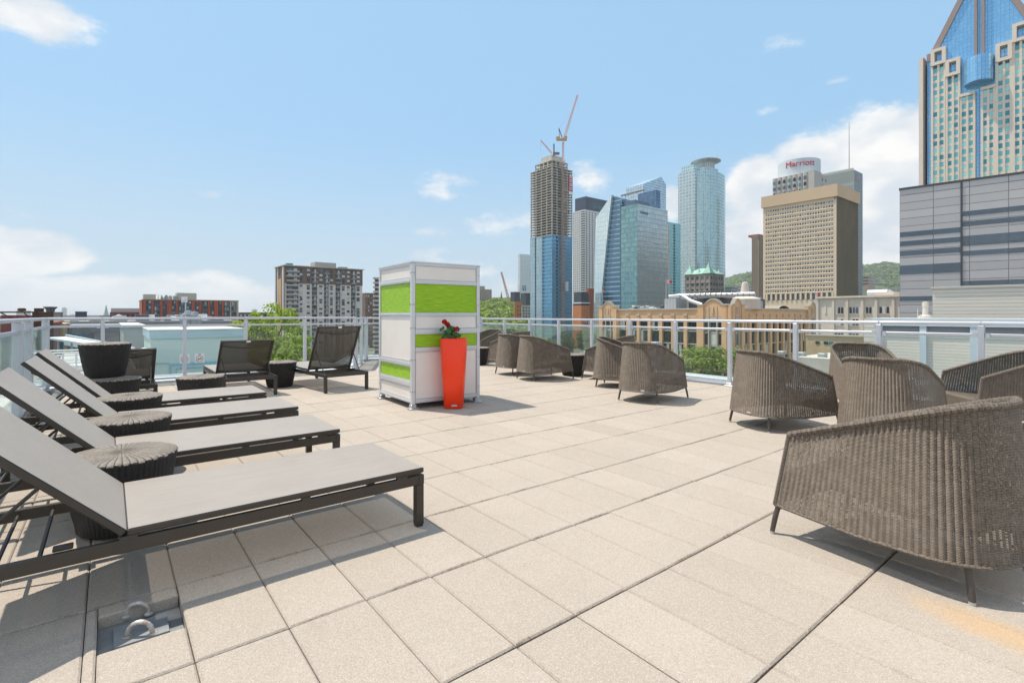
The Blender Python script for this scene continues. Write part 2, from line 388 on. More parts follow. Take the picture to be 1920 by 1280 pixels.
def offs(poly, d):
    cx = sum(p[0] for p in poly) / len(poly); cy = sum(p[1] for p in poly) / len(poly); out = []
    n = len(poly)
    for i in range(n):
        a, p, c = Vector(poly[i - 1]), Vector(poly[i]), Vector(poly[(i + 1) % n])
        e1 = (p - a).normalized(); e2 = (c - p).normalized(); n1 = Vector((-e1.y, e1.x)); n2 = Vector((-e2.y, e2.x))
        k = (n1 + n2); k = k / max(.3, k.dot(n1)); out.append(tuple(p + k * d))
    return out
area = sum(poly[i - 1][0] * poly[i][1] - poly[i][0] * poly[i - 1][1] for i in range(len(poly)))
sg = 1 if area < 0 else -1
o1 = offs(poly, -.02 * -sg); 
M_ROOFW = mat('white_flashing', (.70, .74, .78), .45, .1, var=.12, vs=3)
M_CONC = mat('concrete', (.38, .36, .33), .85, var=.25, vs=.8)
mb.prism(o1, -.12, -.052); deck_bed = mb.build('roof_base', [M_BED]); tag(deck_bed, kind='structure')
# ledge of white flashing outside the railings, and the building wall below it
outer = offs(poly, .48 * sg); outer2 = offs(poly, .52 * sg)
lg = thing('roof_edge', 'low white metal flashing running round the outside of the paved roof terrace', 'roof edge')
mb = MB(); n = len(poly)
inn = offs(poly, .06 * sg); step = offs(poly, .22 * sg)
for i in range(n):
    j = (i + 1) % n
    A = [Vector((*q[i], 0)) for q in (inn, step, outer, outer2)]; B = [Vector((*q[j], 0)) for q in (inn, step, outer, outer2)]
    def zz(p, z): return Vector((p.x, p.y, z))
    prof = [(0, -.05), (0, .03), (1, .035), (1, .075), (2, .06), (2, .09), (3, .09), (3, -.25)]
    for (a, za), (c, zc) in zip(prof, prof[1:]): mb.face([zz(A[a], za), zz(B[a], za), zz(B[c], zc), zz(A[c], zc)])
mb.build('flashing', [M_ROOFW], lg)
mb = MB()
for i in range(n):
    j = (i + 1) % n; mb.face([(*outer[i], GZ), (*outer[j], GZ), (*outer[j], -.24), (*outer[i], -.24)])
mb.build('outer_wall', [mat('terrace_wall', (.42, .38, .33), .85, var=.2)], lg)
# ---------------------------------------------------------------- roof anchor in its pit
M_GALV = mat('galvanised', (.60, .61, .62), .38, .55, var=.25, vs=14, bump=.3, bs=40, bd=.002)
M_PIT = mat('pit_plate', (.25, .265, .28), .6, .1, var=.35, vs=9)
an = thing('roof_anchor', 'grey steel anchor with two rusty U shaped loops set in a pit in the paving', 'anchor')
c = [tw(hu0, hv0), tw(hu1, hv0), tw(hu1, hv1), tw(hu0, hv1)]
mb = MB(); mb.face([p + Vector((0, 0, -.046)) for p in c][::-1]); 
ex, ey = (c[1] - c[0]).normalized(), (c[3] - c[0]).normalized(); ct = sum(c, Vector()) / 4
mb.box(-.085, .085, -.075, .075, -.045, -.030, M=Matrix.Translation(ct) @ Matrix((( ex.x, ey.x, 0, 0), (ex.y, ey.y, 0, 0), (0, 0, 1, 0), (0, 0, 0, 1))))
mb.build('base_plate', [M_PIT], an)
M_RUST1 = mat('worn_galvanised', (.62, .61, .60), .45, .3, vs=30, col2=(.36, .26, .19))
for px, py in ((262, 1190), (258, 1152)):
    q = gp(px, py, -.03); q.z = -.032
    mb = MB(); r = .042 if py > 1170 else .04; yy = hd(R(14))
    pts = [q + yy * (r * math.cos(a)) + Vector((0, 0, .008 + r * 1.05 * math.sin(a))) for a in [math.pi * k / 12 for k in range(13)]]
    pts = [pts[0] - Vector((0, 0, .012))] + pts + [pts[-1] - Vector((0, 0, .012))]
    mb.tube(pts, .0085, 10)
    for s_ in (-1, 1): mb.lathe([(.016, -.001), (.016, .004), (.010, .007)], 12, q + yy * (r * s_))
    mb.build('loop', [M_RUST1], an)
# ================================================================ railings
M_ALU = mat('white_aluminium', (.60, .61, .66), .35, .25, var=.06)
M_GLASS = glassmat('clear_glass', (.955, .985, .975), .55, .035)
PROTO = {}
def post_mesh(h, w):
    k = ('post', h, w)
    if k not in PROTO:
        mb = MB(); mb.bbox(-w / 2, w / 2, -w / 2, w / 2, .02, h, .004)
        mb.bbox(-.07, .07, -.05, .05, .0, .022, .004); mb.bbox(-.045, .045, -.04, .04, .022, .06, .008)
        o = mb.build('post', [M_ALU]); PROTO[k] = o.data; bpy.data.objects.remove(o)
    return PROTO[k]
def railing(name, label, pts, ztop, zmid, w=.055, glass=True, inset=.02):
    """posts at pts; rails and glass between"""
    pts = [Vector((*p[:2], 0)) for p in pts]; rt = thing(name, label, 'railing', pts[0])
    for i, p in enumerate(pts):
        d = pts[min(i + 1, len(pts) - 1)] - pts[max(0, i - 1)]
        o = link('post', post_mesh(ztop - .0225, w), rt); o.location = p - pts[0]; o.rotation_euler.z = math.atan2(d.y, d.x)
    for i, (a, b) in enumerate(zip(pts, pts[1:])):
        d = b - a; L = d.length; M = Matrix.Translation(a - pts[0]) @ Matrix.Rotation(math.atan2(d.y, d.x), 4, 'Z')
        mb = MB(); mb.bbox(w / 2 + .002, L - w / 2 - .002, -.016, .016, zmid - .018, zmid + .018, .004, M=M); 
        for q in (w / 2 + .004, L - w / 2 - .05): mb.box(q, q + .046, -.022, .022, zmid - .028, zmid + .0225, M=M)
        mb.build('middle_rail', [M_ALU], rt)
        if glass:
            mb = MB(); mb.box(w / 2 + .012, L - w / 2 - .012, -.005, .005, .09, zmid - .021, M=M); mb.build('glass_panel', [M_GLASS], rt)
            mb = MB(); mb.box(w / 2 + .003, L - w / 2 - .003, -.014, .014, .055, .088, M=M); mb.build('bottom_rail', [M_ALU], rt)
    mb = MB()
    for i, (a, b) in enumerate(zip(pts, pts[1:])):
        d = b - a; L = d.length; M = Matrix.Translation(a - pts[0]) @ Matrix.Rotation(math.atan2(d.y, d.x), 4, 'Z')
        mb.bbox(0 if i else -.03, L + .001 if i < len(pts) - 2 else L + .03, -.027, .027, ztop - .022, ztop + .02, .007, M=M)
    mb.build('top_rail', [M_ALU], rt)
    return rt
cB = Vector((-3.43, 11.05, 0)); lv = hd(R(38.6))
railing('left_railing'.replace('left_', 'glass_'), 'glass and white metal railing behind the loungers, in front of the pale blue building', [cB - lv * (1.04 * k) for k in (4.78, 4.1, 3, 2.05, 1, 0)], 1.128, 1.0)
railing('glass_railing', 'glass railing with thick white posts at the far left behind the raised lounger backs', [Vector((*C_A, 0)) + DL * k for k in (.02, 2.2, 3.1, 5.2, 7.3)], 1.128, 1.0, w=.09)
railing('glass_railing', 'short far railing with three close white posts between the lounger and the green cabin', [cB + Vector((.02, .05, 0)), (-3.62, 12.2), (-3.85, 13.4), (-2.9, 13.66), (-1.9, 13.94), (-.86, 14.22)], 1.11, .965, w=.075)
railing('glass_railing', 'long glass and white metal railing behind the wicker armchairs, in front of the brick building', [FR0 + DR * (1.04 * k) for k in (-7.05, -6, -5, -4, -3, -2, -1, 0, 1, 2.02, 3, 4, 5, 6)], 1.085, .95, w=.06)
# low louvred enclosure on the roof beyond the right railing
M_LOUV = curtain('louvre', (.80, .74, .66), (.55, .50, .45), 400, .05, ms=.0035, rough=.55, var=.05, metal=0, wob=.006)
M_BLUEW = mat('pale_blue_frame', (.62, .70, .76), .45, .05, var=.08)
sc = thing('louvred_screen', 'low enclosure of ribbed cream panels in a pale blue frame beyond the right railing', 'enclosure', (6.52, 9.03, 0), R(-51.6))
mb = MB(); 
for k in range(11): mb.box(k * .638 - .045, k * .638 + .045, -.05, .05, .10, 1.0)
mb.box(-.075, 6.5, -.06, .14, 1.0, 1.13); mb.box(-.075, 6.5, -.055, .12, -.12, .10); mb.box(-.075, 6.5, -.12, -.055, -.12, .03)
mb.build('frame', [M_BLUEW], sc)
mb = MB()
for k in range(10): mb.box(k * .638 + .046, (k + 1) * .638 - .046, -.012, .02, .10, .90)
mb.build('ribbed_panel', [M_LOUV], sc)
mb = MB()
for k in range(10): mb.box(k * .638 + .046, (k + 1) * .638 - .046, .03, .06, .90, 1.0)
mb.build('upper_vent', [mat('vent_grey', (.34, .35, .38), .6)], sc)
mb = MB(); mb.box(-.07, 6.5, .145, 4, .98, 1.10); mb.build('roof', [mat('pale_roof', (.62, .6, .56), .8, var=.15)], sc)
# ================================================================ sun loungers
M_FRAME = mat('charcoal_metal', (.062, .052, .043), .42, .35, var=.15, vs=6)
def slingmat():
    m = bpy.data.materials.new('sling_fabric'); m.use_nodes = True; t = NT(m.node_tree); b = t.n['Principled BSDF']
    uv = t.add('ShaderNodeTexCoord').outputs['Object']; sp = t.add('ShaderNodeSeparateXYZ'); t.l.new(uv, sp.inputs[0])
    a = t.m('SINE', t.m('MULTIPLY', sp.outputs[0], 2200)); c = t.m('SINE', t.m('MULTIPLY', sp.outputs[1], 2200))
    mp = t.add('ShaderNodeMapping'); t.l.new(uv, mp.inputs[0]); mp.inputs['Scale'].default_value = (1, 40, 40)
    st = t.noise(mp.outputs[0], 3, 4, .6); bigc = t.noise(uv, 3, 4, .6)
    col = t.mix(t.ramp(st, .35, .65), (.285, .248, .218), (.33, .29, .257)); col = t.mix(t.m('MULTIPLY', t.ramp(bigc, .4, .7), .35), col, (.255, .222, .193))
    back = t.add('ShaderNodeNewGeometry').outputs['Backfacing']       # underside coloured darker, painting in the shade on the unlit backs
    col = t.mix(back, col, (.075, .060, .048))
    t.l.new(col, b.inputs['Base Color']); b.inputs['Roughness'].default_value = .5; b.inputs['Sheen Weight'].default_value = .1
    bn = t.add('ShaderNodeBump'); bn.inputs['Strength'].default_value = .3; bn.inputs['Distance'].default_value = .001
    t.l.new(t.m('MULTIPLY', a, c), bn.inputs['Height']); t.l.new(bn.outputs[0], b.inputs['Normal'])
    tl = t.add('ShaderNodeBsdfTranslucent'); t.l.new(col, tl.inputs[0])
    m1 = t.add('ShaderNodeMixShader'); m1.inputs[0].default_value = .02; t.l.new(b.outputs[0], m1.inputs[1]); t.l.new(tl.outputs[0], m1.inputs[2])
    tr = t.add('ShaderNodeBsdfTransparent'); m2 = t.add('ShaderNodeMixShader'); fc = t.add('ShaderNodeLayerWeight', _0=.5).outputs['Facing']; cs2 = t.m('SUBTRACT', 1.0, fc); t.l.new(t.m('MULTIPLY', t.m('POWER', cs2, 3.6), .31), m2.inputs[0])
    t.l.new(m1.outputs[0], m2.inputs[1]); t.l.new(tr.outputs[0], m2.inputs[2]); t.l.new(m2.outputs[0], t.n['Material Output'].inputs[0])
    return m
M_SLING = slingmat()
M_WHITE = mat('white_label', (.8, .8, .8), .5)
LW = .36
def lounger(label, loc, rz, angle, blen=.76):
    r = thing('sun_lounger', label, 'sun lounger', loc, rz, 'sun loungers on the terrace')
    w = LW; mb = MB()
    for s in (-1, 1):
        y0, y1 = (w - .028, w) if s > 0 else (-w, -w + .028)
        mb.bbox(.03, 1.985, y0, y1, .235, .288, .003)
        mb.box(.1, .16, y0 + .003, y1 - .003, .288, .300); mb.box(.62, .66, y0 + .003, y1 - .003, .288, .300); mb.box(1.3, 1.36, y0 + .003, y1 - .003, .288, .300)
        mb.bbox(1.50, 1.56, s * (w - .045) - .02, s * (w - .045) + .02, .2885, .302, .002)
    mb.box(.0, .03, -w, w, .235, .288); mb.box(1.955, 1.983, -w + .03, w - .03, .237, .286); mb.box(1.33, 1.36, -w + .029, w - .029, .24, .28)
    for x in (1.60, 1.72, 1.84): mb.tube([(x, -w + .04, .262), (x, w - .04, .262)], .008, 6)
    mb.build('frame', [M_FRAME], r)
    for x in (.0, 1.94):
        for s in (-1, 1):
            mb = MB(); mb.bbox(x, x + .045, s * w - (.045 if s > 0 else 0), s * w + (.045 if s < 0 else 0), .008, .2345, .003); 
            mb.box(x + .004, x + .041, s * w - (.041 if s > 0 else -.004), s * w + (.041 if s < 0 else -.004), 0, .008); mb.build('leg', [M_FRAME], r)
    def sling(x0, x1, name, M=None, tagit=False):
        mb = MB()
        for s in (-1, 1): mb.bbox(x0, x1, s * w - (.03 if s > 0 else 0), s * w + (.03 if s < 0 else 0), .300, .327, .004, M=M)
        mb.box(x0, x0 + .02, -w + .03, w - .03, .303, .325, M=M); mb.box(x1 - .02, x1, -w + .03, w - .03, .303, .325, M=M)
        fr = mb.build(name + '_frame', [M_FRAME], r)
        mb = MB(); N = 14; K = 10
        def zz(i, j):
            a, c = i / N, j / K; return .329 - .010 * math.sin(math.pi * c) ** .8 * math.sin(math.pi * a) ** .5
        for i in range(N):
            for j in range(K):
                q = []
                for (ii, jj) in ((i, j), (i + 1, j), (i + 1, j + 1), (i, j + 1)):
                    p = Vector((x0 + .004 + (x1 - x0 - .008) * ii / N, -w + .003 + (2 * w - .006) * jj / K, zz(ii, jj))); q.append(M @ p if M is not None else p)
                mb.face(q, sm=True)
        mb.build(name + '_fabric', [M_SLING], r, merge=True)
    sling(.0, 1.335, 'seat')
    M = Matrix.Translation((1.352, 0, .30)) @ Matrix.Rotation(-R(angle), 4, 'Y') @ Matrix.Translation((-1.352, 0, -.30))
    sling(1.355, 1.352 + blen, 'backrest', M)
    mb = MB()
    for xx, sag in ((blen - .09, .035), (.07, .03)):
        pts = [M @ Vector((1.352 + xx - sag * math.sin(math.pi * k / 10), -w + .03 + (2 * w - .06) * k / 10, .300 - .022 * math.sin(math.pi * k / 10))) for k in range(11)]
        mb = MB(); mb.tube(pts, .011, 6); mb.build('cross_tube', [M_FRAME], r)
    mb = MB(); q = M @ Vector((1.352 + blen * .42, 0, .296))
    for s in (-1, 1):
        a = M @ Vector((1.352 + blen * .45, s * (w - .05), .298)); c = Vector((min(1.352 + blen * .45 * math.cos(R(angle)) + .30, 1.88), s * (w - .07), .275))
        mb.tube([a, a * .5 + c * .5 + Vector((.0, 0, -.004)), c], .008, 6)
    c1 = Vector((min(1.352 + blen * .45 * math.cos(R(angle)) + .30, 1.88), 0, .275)); mb.tube([c1 + Vector((0, -w + .06, 0)), c1 + Vector((0, w - .06, 0))], .008, 6)
    mb.build('support_rod', [M_FRAME], r)
    mb = MB(); mb.box(1.352 + blen - .024, 1.352 + blen + .001, -.028, .028, .2955, .3005, M=M); mb.build('maker_tag', [M_WHITE], r)
    return r
def foot_mid(px, py, d=R(128.4)):
    p = gp(px, py, .327); p.z = 0; return p + hd(d) * LW
H4 = R(218.4)
l1 = lounger('nearest sun lounger, its long grey seat crossing the lower left', foot_mid(795, 876), H4, 45)
for px, py, lb in ((638, 804, 'second sun lounger from the camera in the left row, behind the nearest one'),
                   (560, 762, 'third sun lounger from the camera in the left row'),
                   (500, 735, 'farthest of the four loungers in the left row, beside the tall stack of tables')):
    dup(l1, foot_mid(px, py), H4, lb)
H5 = R(-51.6)
def head_at(a, b):
    a, b = gp(*a), gp(*b); mid_ = (a + b) / 2; d = (b - a).normalized(); h = Vector((d.y, -d.x, 0)); return mid_ - h * 1.963, math.atan2(h.y, h.x)
lc, hh = head_at((605, 738), (692, 728.5))
lounger('charcoal sun lounger facing away with its backrest raised steeply, nearest the green cabin', lc, hh, 61, .80)
hm = Vector((-3.52, 7.60, 0)) - hd(R(40)) * LW; hh2 = R(-52)
lounger('sun lounger facing away with a low tilted back, between two wicker tables', hm - hd(hh2) * 1.963, hh2, 46, .70)
hm = Vector((-4.62, 6.62, 0)) - hd(R(38)) * LW; 
lounger('sun lounger half hidden behind the tall stack of wicker tables', hm - hd(H5) * 1.963, H5, 44, .62)
# ================================================================ wicker
WC1, WC2 = (.235, .183, .14), (.375, .305, .243)
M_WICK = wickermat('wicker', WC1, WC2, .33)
M_WSEAT = wickermat('wicker_seat', (.23, .185, .14), (.34, .285, .23), .24, rib=.012)
M_WRIM = wickermat('wicker_rim', (.29, .232, .182), (.44, .37, .30), 0, period=.005, rib=.02)
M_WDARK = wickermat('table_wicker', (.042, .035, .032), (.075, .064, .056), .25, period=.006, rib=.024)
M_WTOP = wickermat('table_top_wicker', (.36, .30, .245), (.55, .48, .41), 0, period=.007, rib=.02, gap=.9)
M_LEG = mat('chair_leg', (.085, .070, .060), .45, .1, var=.2, vs=20, bump=.4, bs=150)
# --- side table
def table(label, loc, rz=0):
    r = thing('side_table', label, 'side table', loc, rz, 'round wicker side tables')
    mb = MB(); n = 240; nr = 60; R0, R1, Hh = .20, .26, .42
    prof = [(.185, .012), (.195, .02), (R0, .06), (.214, .12), (.232, .22), (.247, .32), (.256, .38), (R1, .395), (.259, .406)]
    rings = []
    for r_, z in prof:
        rings.append([Vector(((r_ + .0035 * abs(math.sin(math.pi * nr * k / n))) * math.cos(2 * math.pi * k / n), (r_ + .0035 * abs(math.sin(math.pi * nr * k / n))) * math.sin(2 * math.pi * k / n), z)) for k in range(n)])
    for i in range(len(rings) - 1):
        for k in range(n):
            j = (k + 1) % n; a = k * .024 * nr / n; c = (k + 1) * .024 * nr / n
            mb.face([rings[i][k], rings[i][j], rings[i + 1][j], rings[i + 1][k]], 0, [(a, prof[i][1]), (c, prof[i][1]), (c, prof[i + 1][1]), (a, prof[i + 1][1])], True)
    mb.build('woven_body', [M_WDARK], r, merge=True)
    mb = MB(); nt = 48; n = 288
    rs = [.0, .02, .04, .06, .08, .105, .13, .16, .19, .22, .24, .252, .260, .2605]; zs = [.424, .4235, .423, .4225, .422, .4215, .421, .4205, .420, .419, .4165, .4125, .4055, .398]
    def pt(i, k):
        amp = .0065 if 0 < rs[i] < .10 else .004 if 0 < rs[i] < .2 else (.0025 if rs[i] else 0); q = 24 if rs[i] < .1 else 48
        w = abs(math.sin(math.pi * q * k / n)); return Vector(((rs[i] + (.0035 * w if i > 10 else 0)) * math.cos(2 * math.pi * k / n), (rs[i] + (.0035 * w if i > 10 else 0)) * math.sin(2 * math.pi * k / n), zs[i] + amp * (w - .5)))
    for i in range(len(rs) - 1):
        for k in range(n):
            j = k + 1; q = [pt(i, k), pt(i + 1, k), pt(i + 1, j), pt(i, j)]
            uvq = [(k * .02 * nt / n, rs[i]), (k * .02 * nt / n, rs[i + 1]), (j * .02 * nt / n, rs[i + 1]), (j * .02 * nt / n, rs[i])]
            if i == 0: q = [q[0], q[1], q[2]]; uvq = uvq[:3]
            mb.face(q, 0, uvq, True)
    mb.build('woven_top', [M_WTOP], r, merge=True)
    mb = MB(); mb.lathe([(.0, .0), (.17, .0), (.18, .012), (.0, .012)], 24); mb.build('base_plate', [M_FRAME], r)
    return r
t1 = table('round wicker table nearest the camera, between the first two loungers', (-2.19, 2.85, 0), .4)
for (x_, y_, z_, lb) in ((-2.90, 3.86, 0, 'round wicker table between the second and third loungers of the left row'),
                       (-3.66, 4.86, 0, 'round wicker table between the two farthest loungers of the left row'),
                       (-3.94, 6.42, 0, 'low looking wicker table in front of the lounger with the tilted dark back'),
                       (-3.86, 8.44, 0, 'round dark wicker table between the two loungers that face away'),
                       (-4.86, 6.22, 0, 'lower wicker table of the stack of two beside the farthest lounger'),
                       (-5.03, 6.28, .425, 'upper wicker table stacked on another one, standing out dark and tall at left'),
                       (1.19, 10.02, 0, 'dark wicker table beyond the armchairs, just behind the front edge of the middle armchair'),
                       (-.80, 12.15, 0, 'dark wicker table half hidden by the right edge of the green cabin')):
    dup(t1, (x_, y_, z_), rg.uniform(0, 6), lb)
# --- armchair
def outline(k, N=400):
    def lerp(a, b): return a + (b - a) * k
    xf, yf, xs, ys, ax, ex_ = lerp(.42, .315), lerp(.352, .30), lerp(-.18, -.15), lerp(.345, .305), lerp(.32, .285), lerp(2.5, 2.3)
    pts = []; n1, n2 = 120, 260
    side = [(xf + (xs - xf) * i / n1, yf + (ys - yf) * (i / n1)) for i in range(n1)]
    arc = []
    for i in range(n2 + 1):
        a = math.pi / 2 + math.pi * i / n2; c_, s_ = math.cos(a), math.sin(a)
        arc.append((xs - ax * abs(c_) ** (2 / ex_), ys * abs(s_) ** (2 / ex_) * (1 if s_ > 0 else -1)))
    P_ = side + arc + [(x, -y) for x, y in reversed(side)]
    L = [0]
    for a, c in zip(P_, P_[1:]): L.append(L[-1] + math.hypot(c[0] - a[0], c[1] - a[1]))
    out = []; j = 0
    for i in range(N + 1):
        tt = L[-1] * i / N
        while j < len(L) - 2 and L[j + 1] < tt: j += 1
        f = (tt - L[j]) / max(1e-9, L[j + 1] - L[j]); out.append((P_[j][0] + (P_[j + 1][0] - P_[j][0]) * f, P_[j][1] + (P_[j + 1][1] - P_[j][1]) * f))
    return out, L[-1]
def armchair(label, loc, rz):
    r = thing('wicker_armchair', label, 'armchair', loc, rz, 'wicker armchairs on the terrace')
    NR = 82; N = NR * 6; ob, Lb = outline(0, N); ot, Lt = outline(1, N); ZT = .80; rows = 22
    def ztop(x): s_ = max(0, (x + .40) / .80); return ZT - .292 * s_ ** 1.12
    def zbot(x): return .158 - .018 * max(0, 1 - abs(x) / .5)
    def at(i, z):
        k = (z - .14) / (ZT - .14); a, c = ob[i], ot[i]; return Vector((a[0] + (c[0] - a[0]) * k, a[1] + (c[1] - a[1]) * k, z))
    def nrm(i):
        a, c = ob[max(0, i - 2)], ob[min(N, i + 2)]; d = Vector((c[0] - a[0], c[1] - a[1], 0)).normalized(); return Vector((d.y, -d.x, 0)) * (-1 if False else 1)
    cen = Vector((0, 0, 0)); mb = MB(); grid = []; nn = []
    for i in range(N + 1):
        n_ = nrm(i); 
        if n_.dot(Vector((ob[i][0] - .15, ob[i][1], 0))) < 0: n_ = -n_
        nn.append(n_); zt, zb = ztop(ot[i][0]), zbot(ob[i][0]); w = .0058 * abs(math.sin(math.pi * i / 6)); col = []
        for j in range(rows + 1):
            z = zb + (zt - zb) * j / rows; col.append(at(i, z) + n_ * w)
        grid.append(col)
    for i in range(N):
        for j in range(rows):
            u0, u1 = i / 6 * .03, (i + 1) / 6 * .03
            mb.face([grid[i][j], grid[i + 1][j], grid[i + 1][j + 1], grid[i][j + 1]], 0, [(u0, grid[i][j].z), (u1, grid[i + 1][j].z), (u1, grid[i + 1][j + 1].z), (u0, grid[i][j + 1].z)], True)
    mb.build('woven_shell', [M_WICK], r, merge=True)
    mb = MB(); idx = list(range(0, N + 1, 2)); idx[-1] = N
    pts = [grid[i][rows] + Vector((0, 0, .003)) for i in idx]; rad = [.0135 + .0035 * abs(math.sin(math.pi * i / 6 + .5)) for i in idx]
    mb.tube(pts, rad, 9)
    for e in (0, N): mb.tube([grid[e][rows] + Vector((0, 0, .006)), grid[e][rows // 2], grid[e][0]], .012, 8)
    mb.build('rim', [M_WRIM], r)
    mb = MB(); mb.tube([grid[i][0] for i in idx[::3]], .009, 6); mb.build('bottom_band', [M_WRIM], r)
    # seat with a front apron
    mb = MB(); K = 24; xs_ = [-.40 + .80 * i / 20 for i in range(21)]
    half = {}
    def hw(x):
        k = .3; best = .05
        for i in range(0, N // 2):
            a, c = ob[i], ot[i]; X_ = a[0] + (c[0] - a[0]) * k; Y_ = a[1] + (c[1] - a[1]) * k
            if X_ <= x: return max(.05, Y_ - .012)
        return .05
    hws = [hw(x) for x in xs_]
    def sz(i, j): u_ = (xs_[i] + .4) / .8; v_ = j / K * 2 - 1; return .262 + .075 * u_ ** .8 - .014 * (1 - v_ * v_) * math.sin(math.pi * min(1, u_ * 1.1))
    for i in range(20):
        for j in range(K):
            q = [Vector((xs_[a], hws[a] * (c / K * 2 - 1), sz(a, c))) for a, c in ((i, j), (i + 1, j), (i + 1, j + 1), (i, j + 1))]
            mb.face(q, 0, [(p.y, p.x) for p in q], True)
    for j in range(K):
        a = [Vector((.40 + .012 * (1 - (c / K * 2 - 1) ** 2), hws[20] * (c / K * 2 - 1), sz(20, c))) for c in (j, j + 1)]
        q = [Vector((.40, a[0].y, a[0].z)), Vector((.40, a[1].y, a[1].z)), a[1] + Vector((.012, 0, -.02)), a[0] + Vector((.012, 0, -.02))]
        mb.face(q, 0, [(p.y, p.z) for p in q], True)
        lo = [Vector((.395, p.y * 1.04, .165)) for p in a]
        q = [q[3], q[2], lo[1], lo[0]]; mb.face(q, 0, [(p.y, p.z) for p in q], True)
    mb.build('seat', [M_WSEAT], r)
    for (x, y, fx, fy) in ((.40, .336, .424, .364), (.40, -.336, .424, -.364), (-.375, .262, -.402, .288), (-.375, -.262, -.402, -.288)):
        mb = MB(); mb.tube([(x, y, .175), (x * .4 + fx * .6, y * .4 + fy * .6, .09), (fx, fy, .012)], [.0125, .014, .0125], 10)
        mb.tube([(fx, fy, .0), (fx, fy, .014)], .0135, 10, 1); mb.build('leg', [M_LEG, M_GALV], r)
    i = N // 2 + 26; p = grid[i][0] + nn[i] * .010 + Vector((0, 0, .022)); a = math.atan2(nn[i].y, nn[i].x)
    mb = MB(); mb.bbox(-.003, .003, -.022, .022, -.008, .008, .001, M=Matrix.Translation(p) @ Matrix.Rotation(a, 4, 'Z')); mb.build('maker_tag', [M_GALV], r)
    return r
def back_at(bx, by, deg): a = R(deg); return (bx + .40 * math.cos(a), by + .40 * math.sin(a), 0), a
loc, a = back_at(2.135, 2.22, 119)
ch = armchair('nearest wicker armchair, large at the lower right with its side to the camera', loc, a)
for (loc, a, lb) in (
    (*back_at(2.512, 5.39, 15.5), 'wicker armchair opening to the right, leftmost of the four beyond the nearest one'),
    (*back_at(3.18, 4.43, 40), 'wicker armchair seen from behind, directly beyond the nearest one'),
    ((4.45, 6.42, 0), R(-108), 'wicker armchair whose hollow seat faces the camera, between two others by the railing'),
    ((5.18, 5.38, 0), R(167), 'wicker armchair cut by the right edge of the picture, its seat open to the left'),
    (*back_at(1.707, 6.9, 49), 'lone standing wicker armchair in the middle right with a bright left and dark right side'),
    (*back_at(1.50, 8.62, -24), 'wicker armchair just left of the lone one, its hollow open to the right'),
    ((1.85, 9.55, 0), R(150), 'wicker armchair by the railing hidden behind two others, its low arm pointing left'),
    (*back_at(.24, 9.29, 30), 'wicker armchair with a black shaded flank in front of the small dark table'),
    (*back_at(-.16, 10.085, 37), 'wicker armchair standing behind and left of the one with the black flank'),
    ((-.012, 11.754, 0), R(136), 'far wicker armchair facing left, its back rising behind another armchair'),
    ((-.72, 13.1, 0), R(-138), 'farthest wicker armchair, half cut off by the green cabin')):
    dup(ch, loc, a, lb)
# ================================================================ privacy cabin
def greenmat():
    m = bpy.data.materials.new('green_textured_panel'); m.use_nodes = True; t = NT(m.node_tree); b = t.n['Principled BSDF']
    uv = t.add('ShaderNodeTexCoord').outputs['UV']; mp = t.add('ShaderNodeMapping'); t.l.new(uv, mp.inputs[0]); mp.inputs['Scale'].default_value = (1.3, 26, 1)
    n = t.noise(mp.outputs[0], 5, 6, .62); c = t.mix(t.ramp(n, .33, .66), (.21, .43, .003), (.38, .63, .006))
    t.l.new(c, b.inputs['Base Color']); b.inputs['Roughness'].default_value = .35
    bn = t.add('ShaderNodeBump'); bn.inputs['Strength'].default_value = .9; bn.inputs['Distance'].default_value = .012
    t.l.new(n, bn.inputs['Height']); t.l.new(bn.outputs[0], b.inputs['Normal']); return m
M_GREEN = greenmat(); M_PANEL = mat('off_white_panel', (.80, .755, .71), .5, vs=1.6, col2=(.74, .69, .64)); M_CFR = mat('cabin_frame', (.66, .67, .69), .35, .2, var=.08)
A = gp(772, 768); Bp = gp(900, 753); a = math.atan2(Bp.y - A.y, Bp.x - A.x); Wc = (Bp - A).length; Dc = 1.12
cb = thing('privacy_cabin', 'square white cabin with lime green panels and metal frame standing on the terrace', 'cabin', (A.x, A.y, 0), a)
ZB, ZTc = .075, 1.845
mb = MB(); 
for (x, y) in ((0, 0), (Wc - .05, 0), (0, Dc - .05), (Wc - .05, Dc - .05)): mb.bbox(x, x + .05, y, y + .05, .06, ZTc, .006)
mb.build('corner_posts', [M_CFR], cb)
